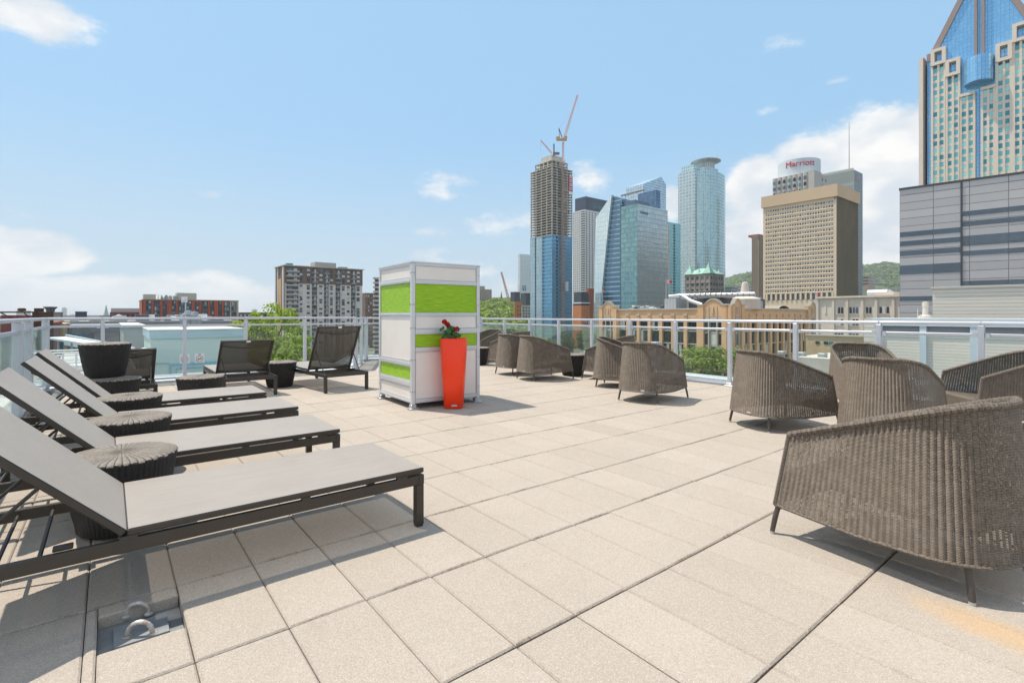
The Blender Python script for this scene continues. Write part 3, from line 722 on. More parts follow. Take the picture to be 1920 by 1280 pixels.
def bands(face, rails, greens, L):
    fr = MB(); pn = []; z = ZB
    def q(mb_, s0, s1, z0, z1, o0, o1, mi=0):
        if face == 'R': mb_.box(s0, s1, -o1, -o0, z0, z1, mi)
        elif face == 'L': mb_.box(-o1, -o0, s0, s1, z0, z1, mi)
        elif face == 'K': mb_.box(s0, s1, Dc + o0, Dc + o1, z0, z1, mi)
        else: mb_.box(Wc + o0, Wc + o1, s0, s1, z0, z1, mi)
    edges = []
    for (za, zb) in rails:
        fr = MB(); q(fr, .052, L - .052, za, zb, -.045, -.004); 
        if zb - za > .04: q(fr, .052, L - .052, za + .018, zb - .018, -.0045, .002)
        edges.append((za, zb)); fr.build('rail', [M_CFR], cb)
    for (u, v) in zip(edges, edges[1:]):
        g = (u[1], v[0]); mbp = MB(); q(mbp, .056, L - .056, g[0] + .003, g[1] - .003, -.030, -.014)
        isg = any(abs(g[0] - gg) < .05 for gg in greens)
        mbp.build('green_panel' if isg else 'white_panel', [M_GREEN if isg else M_PANEL], cb)
        if not isg:
            mbe = MB()
            for s0, s1, z0, z1 in ((.056, L - .056, g[0] + .003, g[0] + .012), (.056, L - .056, g[1] - .012, g[1] - .003), (.056, .064, g[0] + .013, g[1] - .013), (L - .064, L - .056, g[0] + .013, g[1] - .013)):
                q(mbe, s0, s1, z0, z1, -.0135, -.008)
            mbe.build('panel_bead', [M_CFR], cb)
def zat(py, pyb=768.): return (pyb - py) / (pyb - HY) * CH
zr = lambda p: zat(p)
railsR = [(ZB, zat(749) ), (zat(660), zat(652)), (zat(627), zat(617)), (zat(592), zat(586)), (zat(531), zat(524)), (ZTc - .03, ZTc)]
railsR[0] = (ZB, ZB + .045)
railsL = [(ZB, ZB + .045), (zat(727), zat(714)), (zat(689), zat(678)), (zat(592), zat(586)), (zat(529), zat(520)), (ZTc - .03, ZTc)]
bands('R', railsR, (railsR[1][1], railsR[3][1]), Wc); bands('L', railsL, (railsL[1][1], railsL[3][1]), Dc)
bands('K', railsR, (railsR[1][1], railsR[3][1]), Wc); bands('E', railsL, (railsL[1][1], railsL[3][1]), Dc)
mb = MB()
for z in (.22, .62, 1.02, 1.32, 1.72):
    for x in (.012, .038, Wc - .025): mb.tube([(x, .0, z), (x, -.004, z)], .006, 8)
    for y in (.015, .04, Dc - .025): mb.tube([(0, y, z), (-.004, y, z)], .006, 8)
tag(mb.build('screws', [mat('screw', (.22, .22, .23), .4, .6)], cb), kind='stuff')
mb = MB(); mb.box(-.006, Wc + .006, -.006, Dc + .006, ZTc + .001, ZTc + .018); mb.build('roof_sheet', [M_CFR], cb)
mb = MB(); mb.box(.05, Wc - .05, .05, Dc - .05, ZB + .005, ZB + .02); mb.build('floor_sheet', [M_CFR], cb)
for (x, y) in ((.015, .02), (Wc - .055, .02), (.015, Dc - .07), (Wc - .055, Dc - .07)):
    mb = MB(); mb.bbox(x - .045, x + .075, y - .05, y + .07, .0, .018, .004); mb.bbox(x - .02, x + .05, y - .02, y + .05, .018, .0595, .004); mb.build('foot', [M_GALV], cb)
# ---- planter and geranium
M_ORG = mat('orange_plastic', (.98, .045, .002), .36, var=.04, vs=4)
Yp = 6.52; pc = Vector(((851 - CX) / F * Yp, Yp, 0)); rb = 17.8 / F * Yp; rt_ = 25.0 / F * Yp; hz = CH - (634 - HY) / F * Yp
pl = thing('tall_planter', 'tall tapering bright orange planter standing against the white cabin', 'planter', pc)
mb = MB(); 
def rbox(r, z, n=48, e=3.6): 
    return [Vector((r * abs(math.cos(2 * math.pi * k / n)) ** (2 / e) * math.copysign(1, math.cos(2 * math.pi * k / n)), r * abs(math.sin(2 * math.pi * k / n)) ** (2 / e) * math.copysign(1, math.sin(2 * math.pi * k / n)), z)) for k in range(n)]
prof = [(rb - .015, 0), (rb, .015), (rb + (rt_ - rb) * .5, hz * .5), (rt_, hz - .006), (rt_ - .004, hz), (rt_ - .022, hz - .001), (rt_ - .026, hz - .05)]
rr = [rbox(r_, z) for r_, z in prof]
for i in range(len(rr) - 1):
    for k in range(48): j = (k + 1) % 48; mb.face([rr[i][k], rr[i][j], rr[i + 1][j], rr[i + 1][k]], 0, sm=True)
mb.build('body', [M_ORG], pl, merge=True)
mb = MB(); mb.face(rbox(rt_ - .026, hz - .05)); mb.build('soil', [mat('soil', (.03, .02, .015), .95, var=.4, vs=60)], pl)
mb = MB(); mb.bbox(-.035, .035, -rb - .010, -rb - .003, .035, .055, .001, M=Matrix.Rotation(R(9), 4, 'Z')); mb.build('maker_plate', [M_GALV], pl)
M_GLEAF = leafmat('geranium_leaf', (.06, .14, .045), (.10, .22, .06), .2); M_RED = leafmat('geranium_petal', (.42, .004, .006), (.62, .012, .015), .15)
gr = thing('geranium', 'red flowering geranium with two flower heads growing in the orange planter', 'plant', pc + Vector((0, 0, hz - .05)))
rp = random.Random(5); mb = MB(); st_ = MB()
def disc(mb_, c, n_, r, lobes=7, cup=.25):
    n_ = n_.normalized(); a = n_.cross(Vector((.2, .3, 1))).normalized(); b_ = n_.cross(a); pts = []
    for k in range(lobes * 2):
        an_ = 2 * math.pi * k / (lobes * 2); rr_ = r * (1 if k % 2 else .86); pts.append(c + (a * math.cos(an_) + b_ * math.sin(an_)) * rr_ + n_ * (cup * r * .5))
    for k in range(len(pts)): mb_.face([c, pts[k], pts[(k + 1) % len(pts)]], sm=False)
for k in range(75):
    an_ = rp.uniform(0, 6.28); rad = rp.uniform(.0, .12); c_ = Vector((rad * math.cos(an_) - .03 + rp.uniform(-.03, .02), rad * math.sin(an_) * .8 - .02, .05 + rp.uniform(-.0, .15) * (1 - rad * 3) + .01))
    if k < 9: c_ += Vector((-.06, -.02, .0))
    disc(mb, c_, Vector((math.cos(an_) * .7, math.sin(an_) * .7 - .35, rp.uniform(.3, 1))), rp.uniform(.02, .036))
    if k % 3 == 0: st_.tube([Vector((c_.x * .2, c_.y * .2, -.02)), c_ * .6, c_], .002, 5)
mb.build('leaves', [M_GLEAF], gr)
for (px, py, r_) in ((833, 603, .033), (839, 608, .034), (856, 617, .038)):
    c_ = P(px, py, Yp - .05) - gr.location
    mb = MB()
    for k in range(60):
        d_ = Vector((rp.gauss(0, 1), rp.gauss(0, 1), rp.gauss(0, .8))).normalized(); disc(mb, c_ + d_ * r_ * rp.uniform(.6, 1), d_, .013, 4, .3)
    mb.build('flower_head', [M_RED], gr); st_.tube([Vector((.0, 0, .02)), c_ * .6 + Vector((.01, 0, 0)), c_], .0025, 5)
st_.build('stems', [mat('stem', (.12, .2, .05), .6)], gr)
# ---- notices on the glass of the left railing
M_SIGNW = mat('notice_white', (.75, .77, .78), .5); M_SIGNR = mat('notice_red', (.45, .10, .10), .5); M_SIGNK = mat('notice_black', (.03, .03, .03), .5)
def notice(px, py, label):
    # point on the left fence line
    tpx = (px - CX) / F; d = lv; k = (tpx * cB.y - cB.x) / (d.x - tpx * d.y); p = cB + d * k; z = CH + (HY - py) / F * p.y
    nrm_ = Vector((d.y, -d.x, 0)); r = thing('notice', label, 'sign', p + nrm_ * .012 + Vector((0, 0, z)), math.atan2(d.y, d.x), 'notices on the glass railing')
    mb = MB(); mb.box(-.075, .075, -.002, .002, -.085, .085); mb.build('plate', [M_SIGNW], r)
    mb = MB(); n = 32
    for k in range(n):
        a0, a1 = 2 * math.pi * k / n, 2 * math.pi * (k + 1) / n
        mb.face([(.055 * math.cos(a0), -.004, .055 * math.sin(a0) - .015), (.055 * math.cos(a1), -.004, .055 * math.sin(a1) - .015), (.048 * math.cos(a1), -.004, .048 * math.sin(a1) - .015), (.048 * math.cos(a0), -.004, .048 * math.sin(a0) - .015)])
    mb.box(-.003, .003, -.0045, -.003, -.05, .05, M=Matrix.Translation((0, 0, -.015)) @ Matrix.Rotation(R(45), 4, 'Y')); mb.build('red_ring', [M_SIGNR], r)
    mb = MB(); mb.box(-.03, .022, -.0036, -.0026, -.022, -.010); mb.box(.024, .032, -.0036, -.0026, -.022, -.010); mb.box(-.02, .02, -.0036, -.0026, .06, .072); mb.build('cigarette_mark', [M_SIGNK], r)
notice(374, 671, 'small white no smoking notice on the railing glass, the middle and clearest one'); notice(346, 672, 'small white notice on the railing glass left of the clearest one, across a post')
# grey sheet metal cabinet beyond the left corner
c0 = P(26, 664, 8.6); cab = thing('electrical_cabinet', 'flat grey metal cabinet standing beyond the railing corner at far left', 'cabinet', (c0.x, c0.y, -.35), R(4))
mb = MB(); mb.bbox(0, .36, 0, .22, 0, c0.z + .35, .01); mb.build('body', [mat('cabinet_grey', (.30, .30, .31), .5, var=.1)], cab)
mb = MB(); mb.bbox(-.02, .38, -.02, .24, c0.z + .352, c0.z + .37, .004); mb.build('lid', [M_ALU], cab)
# ================================================================ the city
rc = random.Random(11)
def tt(px): return (px - CX) / F
class Bld:
    """block on the city grid: nearest vertical edge at pixel column pxc, distance Yc; left face runs to pxl, right face to pxr"""
    def __init__(s, name, label, cat, pxc, Yc, pxl, pxr, pyt, rot=0, Wl=None, Wr=None, group=None, z0=GZ):
        s.g = G1 + R(rot); ux, uy = math.cos(s.g), math.sin(s.g); Xc = tt(pxc) * Yc
        if Wl is None: tl = tt(pxl); Wl = (Xc - tl * Yc) / (uy + ux * tl)
        if Wr is None: tr = tt(pxr); Wr = (tr * Yc - Xc) / (ux - tr * uy)
        if Wl <= 0 or Wl > 150: Wl = 14.0                        # left face turned away from the camera
        if Wr <= 0 or Wr > 150: Wr = 30.0
        s.Wl, s.Wr, s.Yc = Wl, Wr, Yc; s.z0 = z0; s.H = CH + (HY - pyt) / F * Yc - z0
        s.root = thing(name, label, cat, (Xc, Yc, z0), s.g, group)
    def z(s, py): return CH + (HY - py) / F * s.Yc - s.z0       # height of a pixel row at the nearest edge
    def along(s, face, px):                                      # distance along a face of a pixel column
        ux, uy = math.cos(s.g), math.sin(s.g); X, Y = s.root.location[:2]; t_ = tt(px)
        return (t_ * Y - X) / (ux - t_ * uy) if face == 'R' else (X - t_ * Y) / (uy + ux * t_)
    def W(s, face): return s.Wr if face == 'R' else s.Wl
def fb(mb, face, s0, s1, z0, z1, o0, o1, mi=0):
    """box on a face: s along it, o outwards"""
    if face == 'R': mb.box(s0, s1, -o1, -o0, z0, z1, mi)
    else: mb.box(-o1, -o0, s0, s1, z0, z1, mi)
WM = {}
def wins(B, cells, mats, name='window', cap=100, th=.12):
    """cells: (face, s, z, w, h, out); the first ones become parts, the rest one stuff part"""
    first, rest = cells[:cap], cells[cap:]
    for (f, s_, z, w, h, o) in first:
        mt = rc.choice(mats); k = (round(w, 2), round(h, 2), mt.name)
        if k not in WM:
            mb = MB(); mb.box(-w / 2, w / 2, -th / 2, th / 2, -h / 2, h / 2); oo = mb.build(name, [mt]); WM[k] = oo.data; bpy.data.objects.remove(oo)
        ob = link(name, WM[k], B.root)
        if f == 'R': ob.location = (s_, -o, z)
        else: ob.location = (-o, s_, z); ob.rotation_euler.z = math.pi / 2
    if rest:
        mb = MB()
        for (f, s_, z, w, h, o) in rest: fb(mb, f, s_ - w / 2, s_ + w / 2, z - h / 2, z + h / 2, o - th / 2, o + th / 2, rc.randrange(len(mats)))
        tag(mb.build('other_windows', mats, B.root), kind='stuff')
def grid_cells(face, s0, s1, z0, z1, nx, nz, fw, fh, out=0.0, dz=0):
    cw, chh = (s1 - s0) / nx, (z1 - z0) / nz
    return [(face, s0 + (i + .5) * cw, z1 - (j + .5) * chh + dz, cw * fw, chh * fh, out) for j in range(nz) for i in range(nx)]
def lattice(mb, face, s0, s1, z0, z1, nx, nz, fw, fh, o0, o1, mi=0, vert=None):
    cw, chh = (s1 - s0) / nx, (z1 - z0) / nz; pw, ph = cw * (1 - fw) / 2, chh * (1 - fh) / 2; v1 = vert if vert is not None else o1
    fb(mb, face, s0, s0 + pw, z0, z1, o0, v1, mi)
    for i in range(1, nx): fb(mb, face, s0 + i * cw - pw, s0 + i * cw + pw, z0, z1, o0, v1, mi)
    fb(mb, face, s1 - pw, s1, z0, z1, o0, v1, mi)
    e = .01
    for j in range(nz + 1):
        za = z0 + j * chh - (ph if j else 0); zb = z0 + j * chh + (ph if j < nz else 0)
        for i in range(nx): fb(mb, face, s0 + i * cw + pw, s0 + (i + 1) * cw - pw, za, zb, o0, o1 - e, mi)
GD = mat('dark_glass', (.035, .045, .06), .12, .3); GM = mat('mid_glass', (.10, .14, .19), .12, .4); GL = mat('pale_blind', (.55, .56, .55), .5)
GT = mat('teal_glass', (.06, .30, .30), .12, .45); GB = mat('blue_glass', (.06, .20, .36), .1, .5)
DARKW = [GD, GD, GD, GM, GL]
def body(B, m, x0=0, y0=0, name='walls', zt=None, zb=0, Wl=None, Wr=None, mi=0):
    mb = MB(); mb.box(x0, Wr or B.Wr, y0, Wl or B.Wl, zb, zt or B.H); return mb.build(name, m if isinstance(m, list) else [m], B.root)
# ---- ground
M_GND = mat('city_ground', (.17, .16, .14), .95, vs=.012, col2=(.10, .13, .05))
mb = MB(); mb.face([(-9000, -600, GZ), (9000, -600, GZ), (9000, 16000, GZ), (-9000, 16000, GZ)]); tag(mb.build('ground', [M_GND]), kind='structure')
mb = MB()
for k, off in enumerate((60, 250, 480)):
    a = Vector((0, off, GZ + .004 * (k + 1))); d = hd(G1); n_ = hd(G1 + math.pi / 2)
    mb.face([a - d * 900 - n_ * 7, a + d * 900 - n_ * 7, a + d * 900 + n_ * 7, a - d * 900 + n_ * 7])
tag(mb.build('road', [mat('asphalt', (.05, .05, .05), .9, var=.2, vs=.3)]), kind='structure')
# ---- trees
LEAFS = [leafmat('leaf_bright', (.24, .36, .02), (.42, .52, .05), .4), leafmat('leaf_soft', (.20, .29, .06), (.36, .44, .11), .35), leafmat('leaf_deep', (.11, .17, .05), (.19, .27, .07), .3)]
M_BARK = mat('bark', (.12, .09, .07), .9, var=.4, vs=3)
def tree_mesh(seed, mt, rx, rz, n_cl, n_leaf, ls, top=1.0):
    r = random.Random(seed); mb = MB(); cl = []
    for i in range(n_cl):
        while 1:
            p = Vector((r.uniform(-1, 1), r.uniform(-1, 1), r.uniform(-1, 1)))
            if .35 < p.length < 1: break
        p *= r.uniform(.75, 1.08); q = Vector((p.x * rx, p.y * rx, p.z * rz)); cl.append((q, r.uniform(.16, .30) * rx))
    for q, cr in cl:
        for k in range(n_leaf):
            d = Vector((r.gauss(0, 1), r.gauss(0, 1), r.gauss(0, 1))).normalized(); c = q + Vector((d.x, d.y, d.z * .8)) * cr * r.uniform(.45, 1.05) ** .6
            n_ = (d + Vector((r.gauss(0, .6), r.gauss(0, .6), r.gauss(.5, .6)))).normalized(); a = n_.cross(Vector((r.random(), r.random(), .3))).normalized(); b_ = n_.cross(a); s_ = ls * r.uniform(.6, 1.25)
            mb.face([c - a * s_ - b_ * s_ * .45, c - b_ * s_ * .6 + a * s_ * .2, c + a * s_, c + b_ * s_ * .6], sm=False)
    return mb, cl
TM = {}
def tree(label, px, pyt, Y, rx, rz, kind, seed, n_cl=46, n_leaf=70, ls=.2, group='street trees below the terrace', share=None):
    key = share or seed
    top = P(px, pyt, Y); cz = top.z - rz * .86 - GZ; rt = thing('tree', label, 'tree', (top.x, Y, GZ), rc.uniform(0, 6.28), group)
    if (key, kind) not in TM:
        mb, cl = tree_mesh(seed, LEAFS[kind], 1, rz / rx, n_cl, n_leaf, ls / rx); o = mb.build('crown', [LEAFS[kind]], rt)
        tb = MB(); z0_ = -cz / rx
        tb.tube([(0, 0, z0_), (.02, .01, z0_ * .5), (0, 0, -rz / rx * .5), (.03, 0, rz / rx * .4)], [.075, .06, .045, .012], 8)
        for q, cr in cl[::4]: tb.tube([(0, 0, -rz / rx * .6 + .2 * q.z), (q.x * .5, q.y * .5, q.z * .55 - .08), tuple(q)], [.028, .018, .006], 5, caps=False)
        tr = tb.build('trunk', [M_BARK], rt); TM[(key, kind)] = (o.data, tr.data)
    else:
        o = link('crown', TM[(key, kind)][0], rt); tr = link('trunk', TM[(key, kind)][1], rt)
    for q in (o, tr): q.location = (0, 0, cz); q.scale = (rx, rx, rx)
    return rt
tree('bright yellow green tree rising above the railing in front of the tall apartment tower', 505, 574, 60, 4.2, 6.6, 0, 21, 75, 120, .2)
tree('lower bright green tree beside the taller one, behind the round dark wicker table', 552, 636, 56, 2.6, 3.4, 0, 22, 55, 110, .2)
tree('small leafy tree at the foot of the tall bright one, behind the tilted lounger back', 466, 640, 54, 2.6, 3.6, 0, 23, 50, 100, .2)
tree('small bright green tree seen through the railing just left of the green cabin', 700, 684, 60, 2.2, 3, 0, 24, 40, 90, .18)
for i, (px, pyt, Y, rx, rz, k, w) in enumerate((
    (1300, 646, 78, 4.6, 5, 1, 'largest pale green tree below the brick building, right of the lone armchair'),
    (1345, 648, 80, 4.2, 5, 1, 'pale green tree below the brick corner, left of the tall railing post'),
    (1262, 664, 76, 3.6, 4.5, 1, 'pale green tree just above the lone wicker armchair'),
    (1385, 656, 84, 3.8, 5, 1, 'pale green tree partly behind the post and the armchair open to the right'),
    (1225, 668, 92, 3.2, 4, 1, 'green tree at the foot of the brick building above the lone armchair top'),
    (1068, 660, 105, 4.2, 4.6, 0, 'round lime green tree above the far dark wicker table'),
    (1100, 668, 98, 3.6, 4, 0, 'low lime green tree right of the round one, by the rubble yard'),
    (1128, 672, 112, 3.5, 4, 0, 'small lime green tree in front of the brick building left end'),
    (1098, 620, 230, 5.0, 5, 2, 'dark round tree at the foot of the orange brick block'),
    (1064, 628, 240, 4.2, 5, 2, 'dark tree below the blue glass tower right corner'),
    (1025, 632, 260, 4.4, 5, 1, 'pale tree before the foot of the blue glass tower'),
    (1045, 634, 250, 3.6, 5, 1, 'slim pale tree before the blue glass tower, right of another pale one'),
    (930, 668, 120, 3.4, 4, 0, 'small green tree left of the far armchairs near the cabin'))):
    tree(w, px, pyt, Y, rx, rz, k, 40 + (i % 5), 60, 100, .22 if Y < 120 else .34, share=40 + (i % 5))
# wooded slope and hill
def hillmesh(name, pts, M_, depth, nx=60, ny=14, rough=6, seed=1):
    r = random.Random(seed); mb = MB(); rows = []
    from mathutils import noise as NZ
    for j in range(ny + 1):
        row = []
        for i in range(nx + 1):
            f = i / nx * (len(pts) - 1); a = int(min(f, len(pts) - 2)); u_ = f - a
            p = pts[a].lerp(pts[a + 1], u_); h = (p.z - GZ); k = j / ny; q = Vector((p.x * (1 - .28 * (1 - k)), p.y - depth * (1 - k), 0)); q.z = GZ + h * math.sin(k * math.pi / 2) ** .9
            q.z += NZ.noise(Vector((q.x, q.y, 3)) / (rough * 6)) * rough * (k > 0); row.append(q)
        rows.append(row)
    for j in range(ny):
        for i in range(nx): mb.face([rows[j][i], rows[j][i + 1], rows[j + 1][i + 1], rows[j + 1][i]], sm=True)
    for i in range(nx):                                          # back slope
        a, b_ = rows[ny][i], rows[ny][i + 1]; mb.face([a, b_, Vector((b_.x * 1.3, b_.y + depth, GZ)), Vector((a.x * 1.3, a.y + depth, GZ))], sm=True)
    return mb.build(name, [M_], None, merge=True), rows
M_WOODS = mat('wooded_ground', (.05, .085, .028), .95, vs=.02, col2=(.09, .13, .045))
h1, rows1 = hillmesh('hill', [P(1290, 560, 2500), P(1340, 535, 2500), P(1380, 521, 2500), P(1420, 512, 2500), P(1520, 503, 2500), P(1620, 503, 2500), P(1655, 499, 2500), P(1690, 502, 2500), P(1760, 520, 2500), P(1850, 548, 2500)], M_WOODS, 900, 90, 16, 14)
tag(h1, kind='structure')
h2, rows2 = hillmesh('hill', [P(850, 575, 900), P(880, 572, 900), P(905, 568, 900), P(930, 566, 900), P(960, 566, 900), P(990, 570, 900), P(1030, 588, 900)], M_WOODS, 420, 50, 14, 5, 2)
tag(h2, kind='structure')
def woods(name, rows, n, size, mt, seed, jmin=2):
    r = random.Random(seed); mb = MB()
    for _ in range(n):
        j = r.randrange(jmin, len(rows) - 1); i = r.randrange(len(rows[0]) - 1); a = rows[j][i].lerp(rows[j + 1][i + 1], r.random()); a = a.lerp(rows[j][i + 1], r.random() * .6)
        s_ = size * r.uniform(.6, 1.3); mi = r.randrange(len(mt)); c0 = a + Vector((0, 0, s_ * .3))
        for k in range(26):
            d = Vector((r.gauss(0, 1), r.gauss(0, 1), abs(r.gauss(0, 1)))).normalized(); c = c0 + d * s_ * r.uniform(.7, 1.05)
            n_ = (d + Vector((r.gauss(0, .4), r.gauss(0, .4), r.gauss(.2, .4)))).normalized(); e = n_.cross(Vector((r.random(), r.random(), .3))).normalized(); g = n_.cross(e); q = s_ * r.uniform(.28, .5)
            mb.face([c - e * q, c - g * q * .8, c + e * q, c + g * q * .8], mi)
    return tag(mb.build(name, mt), kind='stuff')
woods('woodland', rows1, 4200, 8, [LEAFS[2], LEAFS[2], LEAFS[1]], 3)
woods('woodland', rows2, 2400, 4.2, [LEAFS[0], LEAFS[1], LEAFS[2]], 4, 1)
# ---------------- construction tower
Y0 = 470
B = Bld('tower_under_construction', 'tall unfinished concrete tower with open floors above and blue glass cladding below', 'skyscraper', 1035, Y0, 995, 1073, 297)
zc = B.z(440); M_CON = mat('raw_concrete', (.54, .50, .45), .85, var=.15, vs=.2); M_INT = mat('dark_interior', (.05, .045, .045), .9, var=.3, vs=.1)
CB1 = curtain('blue_curtain', (.19, .43, .62), (.06, .12, .18), 1.9, 3.45, .16, .12, glass2=(.13, .36, .55), metal=.5, wob=.015, band=(.22, (.09, .22, .34)))
CB2 = curtain('pale_curtain', (.42, .55, .60), (.20, .27, .31), 3.0, 3.45, .16, .15, glass2=(.34, .48, .56), metal=.45, wob=.015)
mb = MB(); mb.box(0, B.Wr, 0, B.Wl, 0, zc, 0); mb.build('glass_cladding', [CB1], B.root)
mb = MB()
wl = B.Wl
fb(mb, 'L', wl * .45, wl * .72, 0, zc - .2, 0.01, .35); fb(mb, 'L', wl * .78, wl + .3, 0, zc - .2, 0.01, .35); 
mb.build('pale_cladding', [CB2], B.root)
mb = MB(); 
for j in range(int(zc / 3.45)):
    z = zc - 3.45 * (j + 1) + .4
    fb(mb, 'L', wl * .725, wl * .775, z, z + 2.4, .02, .3); fb(mb, 'L', wl * .36, wl * .39, z, z + 2.2, .01, .25); fb(mb, 'R', B.Wr * .20, B.Wr * .27, z, z + 2.2, .01, .25); fb(mb, 'R', B.Wr * .62, B.Wr * .66, z, z + 2.2, .01, .25)
mb.build('loggia_recesses', [M_INT], B.root)
mb = MB(); nf = 25; zt = B.z(312); fh = (zt - zc) / nf
for j in range(nf + 1): mb.box(-.5, B.Wr + .5, -.5, B.Wl + .5, zc + j * fh, zc + j * fh + .55)
for i in range(5):
    for k in range(5):
        x = B.Wr * i / 4; y = B.Wl * k / 4
        if i in (0, 4) or k in (0, 4): mb.box(x - .45 + (.5 if i == 0 else -.5 if i == 4 else 0), x + .45 + (.5 if i == 0 else -.5 if i == 4 else 0), y - .45 + (.5 if k == 0 else -.5 if k == 4 else 0), y + .45 + (.5 if k == 0 else -.5 if k == 4 else 0), zc + .5, zt)
for j in range(3): mb.box(3, B.Wr - 3, 3, B.Wl - 3, zt + j * 3.6 + (.5 if j == 0 else 0), zt + j * 3.6 + .55)
for i in range(5):
    for k in (0, 4):
        for (a, c) in ((i, k), (k, i)): x = 3.5 + (B.Wr - 7) * a / 4; y = 3.5 + (B.Wl - 7) * c / 4; mb.box(x - .4, x + .4, y - .4, y + .4, zt + .5, zt + 7.5)
mb.box(B.Wr * .25, B.Wr * .75, B.Wl * .25, B.Wl * .75, zt + 7.8, zt + 14)
mb.build('concrete_frame', [M_CON], B.root)
mb = MB(); mb.box(3, B.Wr - 3, 3, B.Wl - 3, zc + .6, zt - .1)
for j in range(nf):                                              # odd bits of stored board and wall on the floors
    for k in range(7):
        if rc.random() < .45: s_ = rc.random(); fb(mb, rc.choice('LR'), (B.Wr - 6) * s_, (B.Wr - 6) * s_ + rc.uniform(1, 5), zc + j * fh + .56, zc + (j + rc.uniform(.6, 1)) * fh - .05, -2.5, -1.2)
mb.build('core_walls', [M_INT], B.root)
mb = MB()
for k in range(3): fb(mb, rc.choice('LR'), 4 + rc.random() * 10, 18 + rc.random() * 5, zc + (9 + 4 * k) * fh + .56, zc + (10 + 4 * k) * fh, -1.1, -.9)
mb.build('plywood_sheets', [mat('plywood', (.55, .38, .17), .8)], B.root)
mb = MB(); s0, s1 = B.Wr * .40, B.Wr * .52; 
for s_ in (s0, s1): 
    for o in (1.0, 3.0): fb(mb, 'R', s_ - .2, s_ + .2, 0, B.H, o, o + .4)
for j in range(int(B.H / 3)): fb(mb, 'R', s0 + .21, s1 - .21, j * 3, j * 3 + .35, 1, 3.4); mb.tube([((s0 + s1) / 2 - 1.6, -3.4, j * 3), ((s0 + s1) / 2 + 1.6, -3.4, j * 3 + 3)], .12, 4)
mb.build('hoist_mast', [mat('hoist', (.40, .31, .28), .7)], B.root)
mb = MB(); fb(mb, 'R', s0 + 1.3, s1 - 1.3, zc + 2, zt - 2, 1.4, 2.6); mb.build('hoist_netting', [mat('hoist_yellow', (.55, .36, .12), .8, var=.2, vs=.3)], B.root)
mb = MB(); fb(mb, 'R', s1 + .2, s1 + 3.6, B.z(545), B.z(527), 1, 4); mb.build('hoist_car', [M_ALU], B.root)
mb = MB(); fb(mb, 'R', B.Wr * .80, B.Wr * .99, B.z(352), B.z(322), .55, .7); bn_ = mb.build('banner', [mat('banner_red', (.42, .05, .09), .7)], B.root)
mb = MB(); 
for k in range(4): 
    zc_ = B.z(349 - k * 7.4); s_ = B.Wr * .895
    for (a0, a1, b0, b1) in ((-1.4, 1.4, 0, .45), (-1.4, 1.4, 1.9, 2.35), (-1.4, -.8, .5, 1.85), (.8, 1.4, .5 if k % 2 else 1.2, 1.85)): fb(mb, 'R', s_ + a0, s_ + a1, zc_ + b0, zc_ + b1, .72, .78)
fb(mb, 'R', B.Wr * .80, B.Wr * .99, B.z(358), B.z(352.4), .55, .7)
mb.build('banner_letters', [M_WHITE], bn_)
def truss(mb, a, b, w, n, r=.12):
    a, b = Vector(a), Vector(b); d = (b - a).normalized(); s_ = d.cross(Vector((0, 1, .1))).normalized() * w; q = d.cross(s_).normalized() * w
    cs = [s_ * .5 + q * .5, s_ * -.5 + q * .5, q * -.6]
    for c in cs: mb.tube([a + c, b + c * .55], r, 4, sm=False)
    for i in range(n):
        f0, f1 = i / n, (i + 1) / n; k0, k1 = 1 - .45 * f0, 1 - .45 * f1
        for c, e in ((0, 1), (1, 2), (2, 0)): mb.tube([a.lerp(b, f0) + cs[c] * k0, a.lerp(b, f1) + cs[e] * k1], r * .7, 3, sm=False, caps=False)
M_CR = mat('crane_pink', (.62, .33, .28), .6); M_CY = mat('crane_yellow', (.50, .30, .12), .6); M_CDK = mat('crane_dark', (.16, .12, .11), .6)
Yk = 486; cr = P(1055, 300, Yk); ck = thing('tower_crane', 'large pinkish tower crane on the unfinished tower, its jib pointing up to the right', 'crane', (cr.x, Yk, GZ))
L_ = lambda px, py, Y=Yk: P(px, py, Y) - ck.location
mb = MB(); truss(mb, L_(1055, 330), L_(1056, 266), 2.4, 9, .22); mb.build('mast', [M_CR], ck)
mb = MB(); truss(mb, L_(1057, 262), L_(1083, 178), 2.1, 16, .2); mb.build('jib', [M_CR], ck)
mb = MB(); p0 = L_(1054, 262); mb.box(p0.x - 5.5, p0.x + 4.5, p0.y - 1.5, p0.y + 1.5, p0.z - .8, p0.z + 1.0); mb.box(p0.x - 5.7, p0.x - 3, p0.y - 1.3, p0.y + 1.3, p0.z + 1.01, p0.z + 2.6); mb.box(p0.x + 2, p0.x + 4.8, p0.y - 1.3, p0.y + 1.3, p0.z + 1.01, p0.z + 3); mb.build('slewing_deck', [M_CY], ck)
mb = MB(); mb.tube([L_(1054, 258), L_(1048, 241)], .5, 5); mb.tube([L_(1049, 259), L_(1048, 241)], .25, 4); mb.tube([L_(1048, 241), L_(1075, 205)], .07, 3); mb.tube([L_(1083, 178), L_(1084.5, 208)], .07, 3); mb.build('back_mast', [M_CDK], ck)
ck = thing('tower_crane', 'smaller crane on top of the unfinished tower, its jib pointing up to the left', 'crane', (P(1036, 300, 480).x, 480, GZ))
mb = MB(); truss(mb, L_(1035, 288, 480), L_(1014, 263.5, 480), 1.5, 9, .16); mb.build('jib', [M_CR], ck)
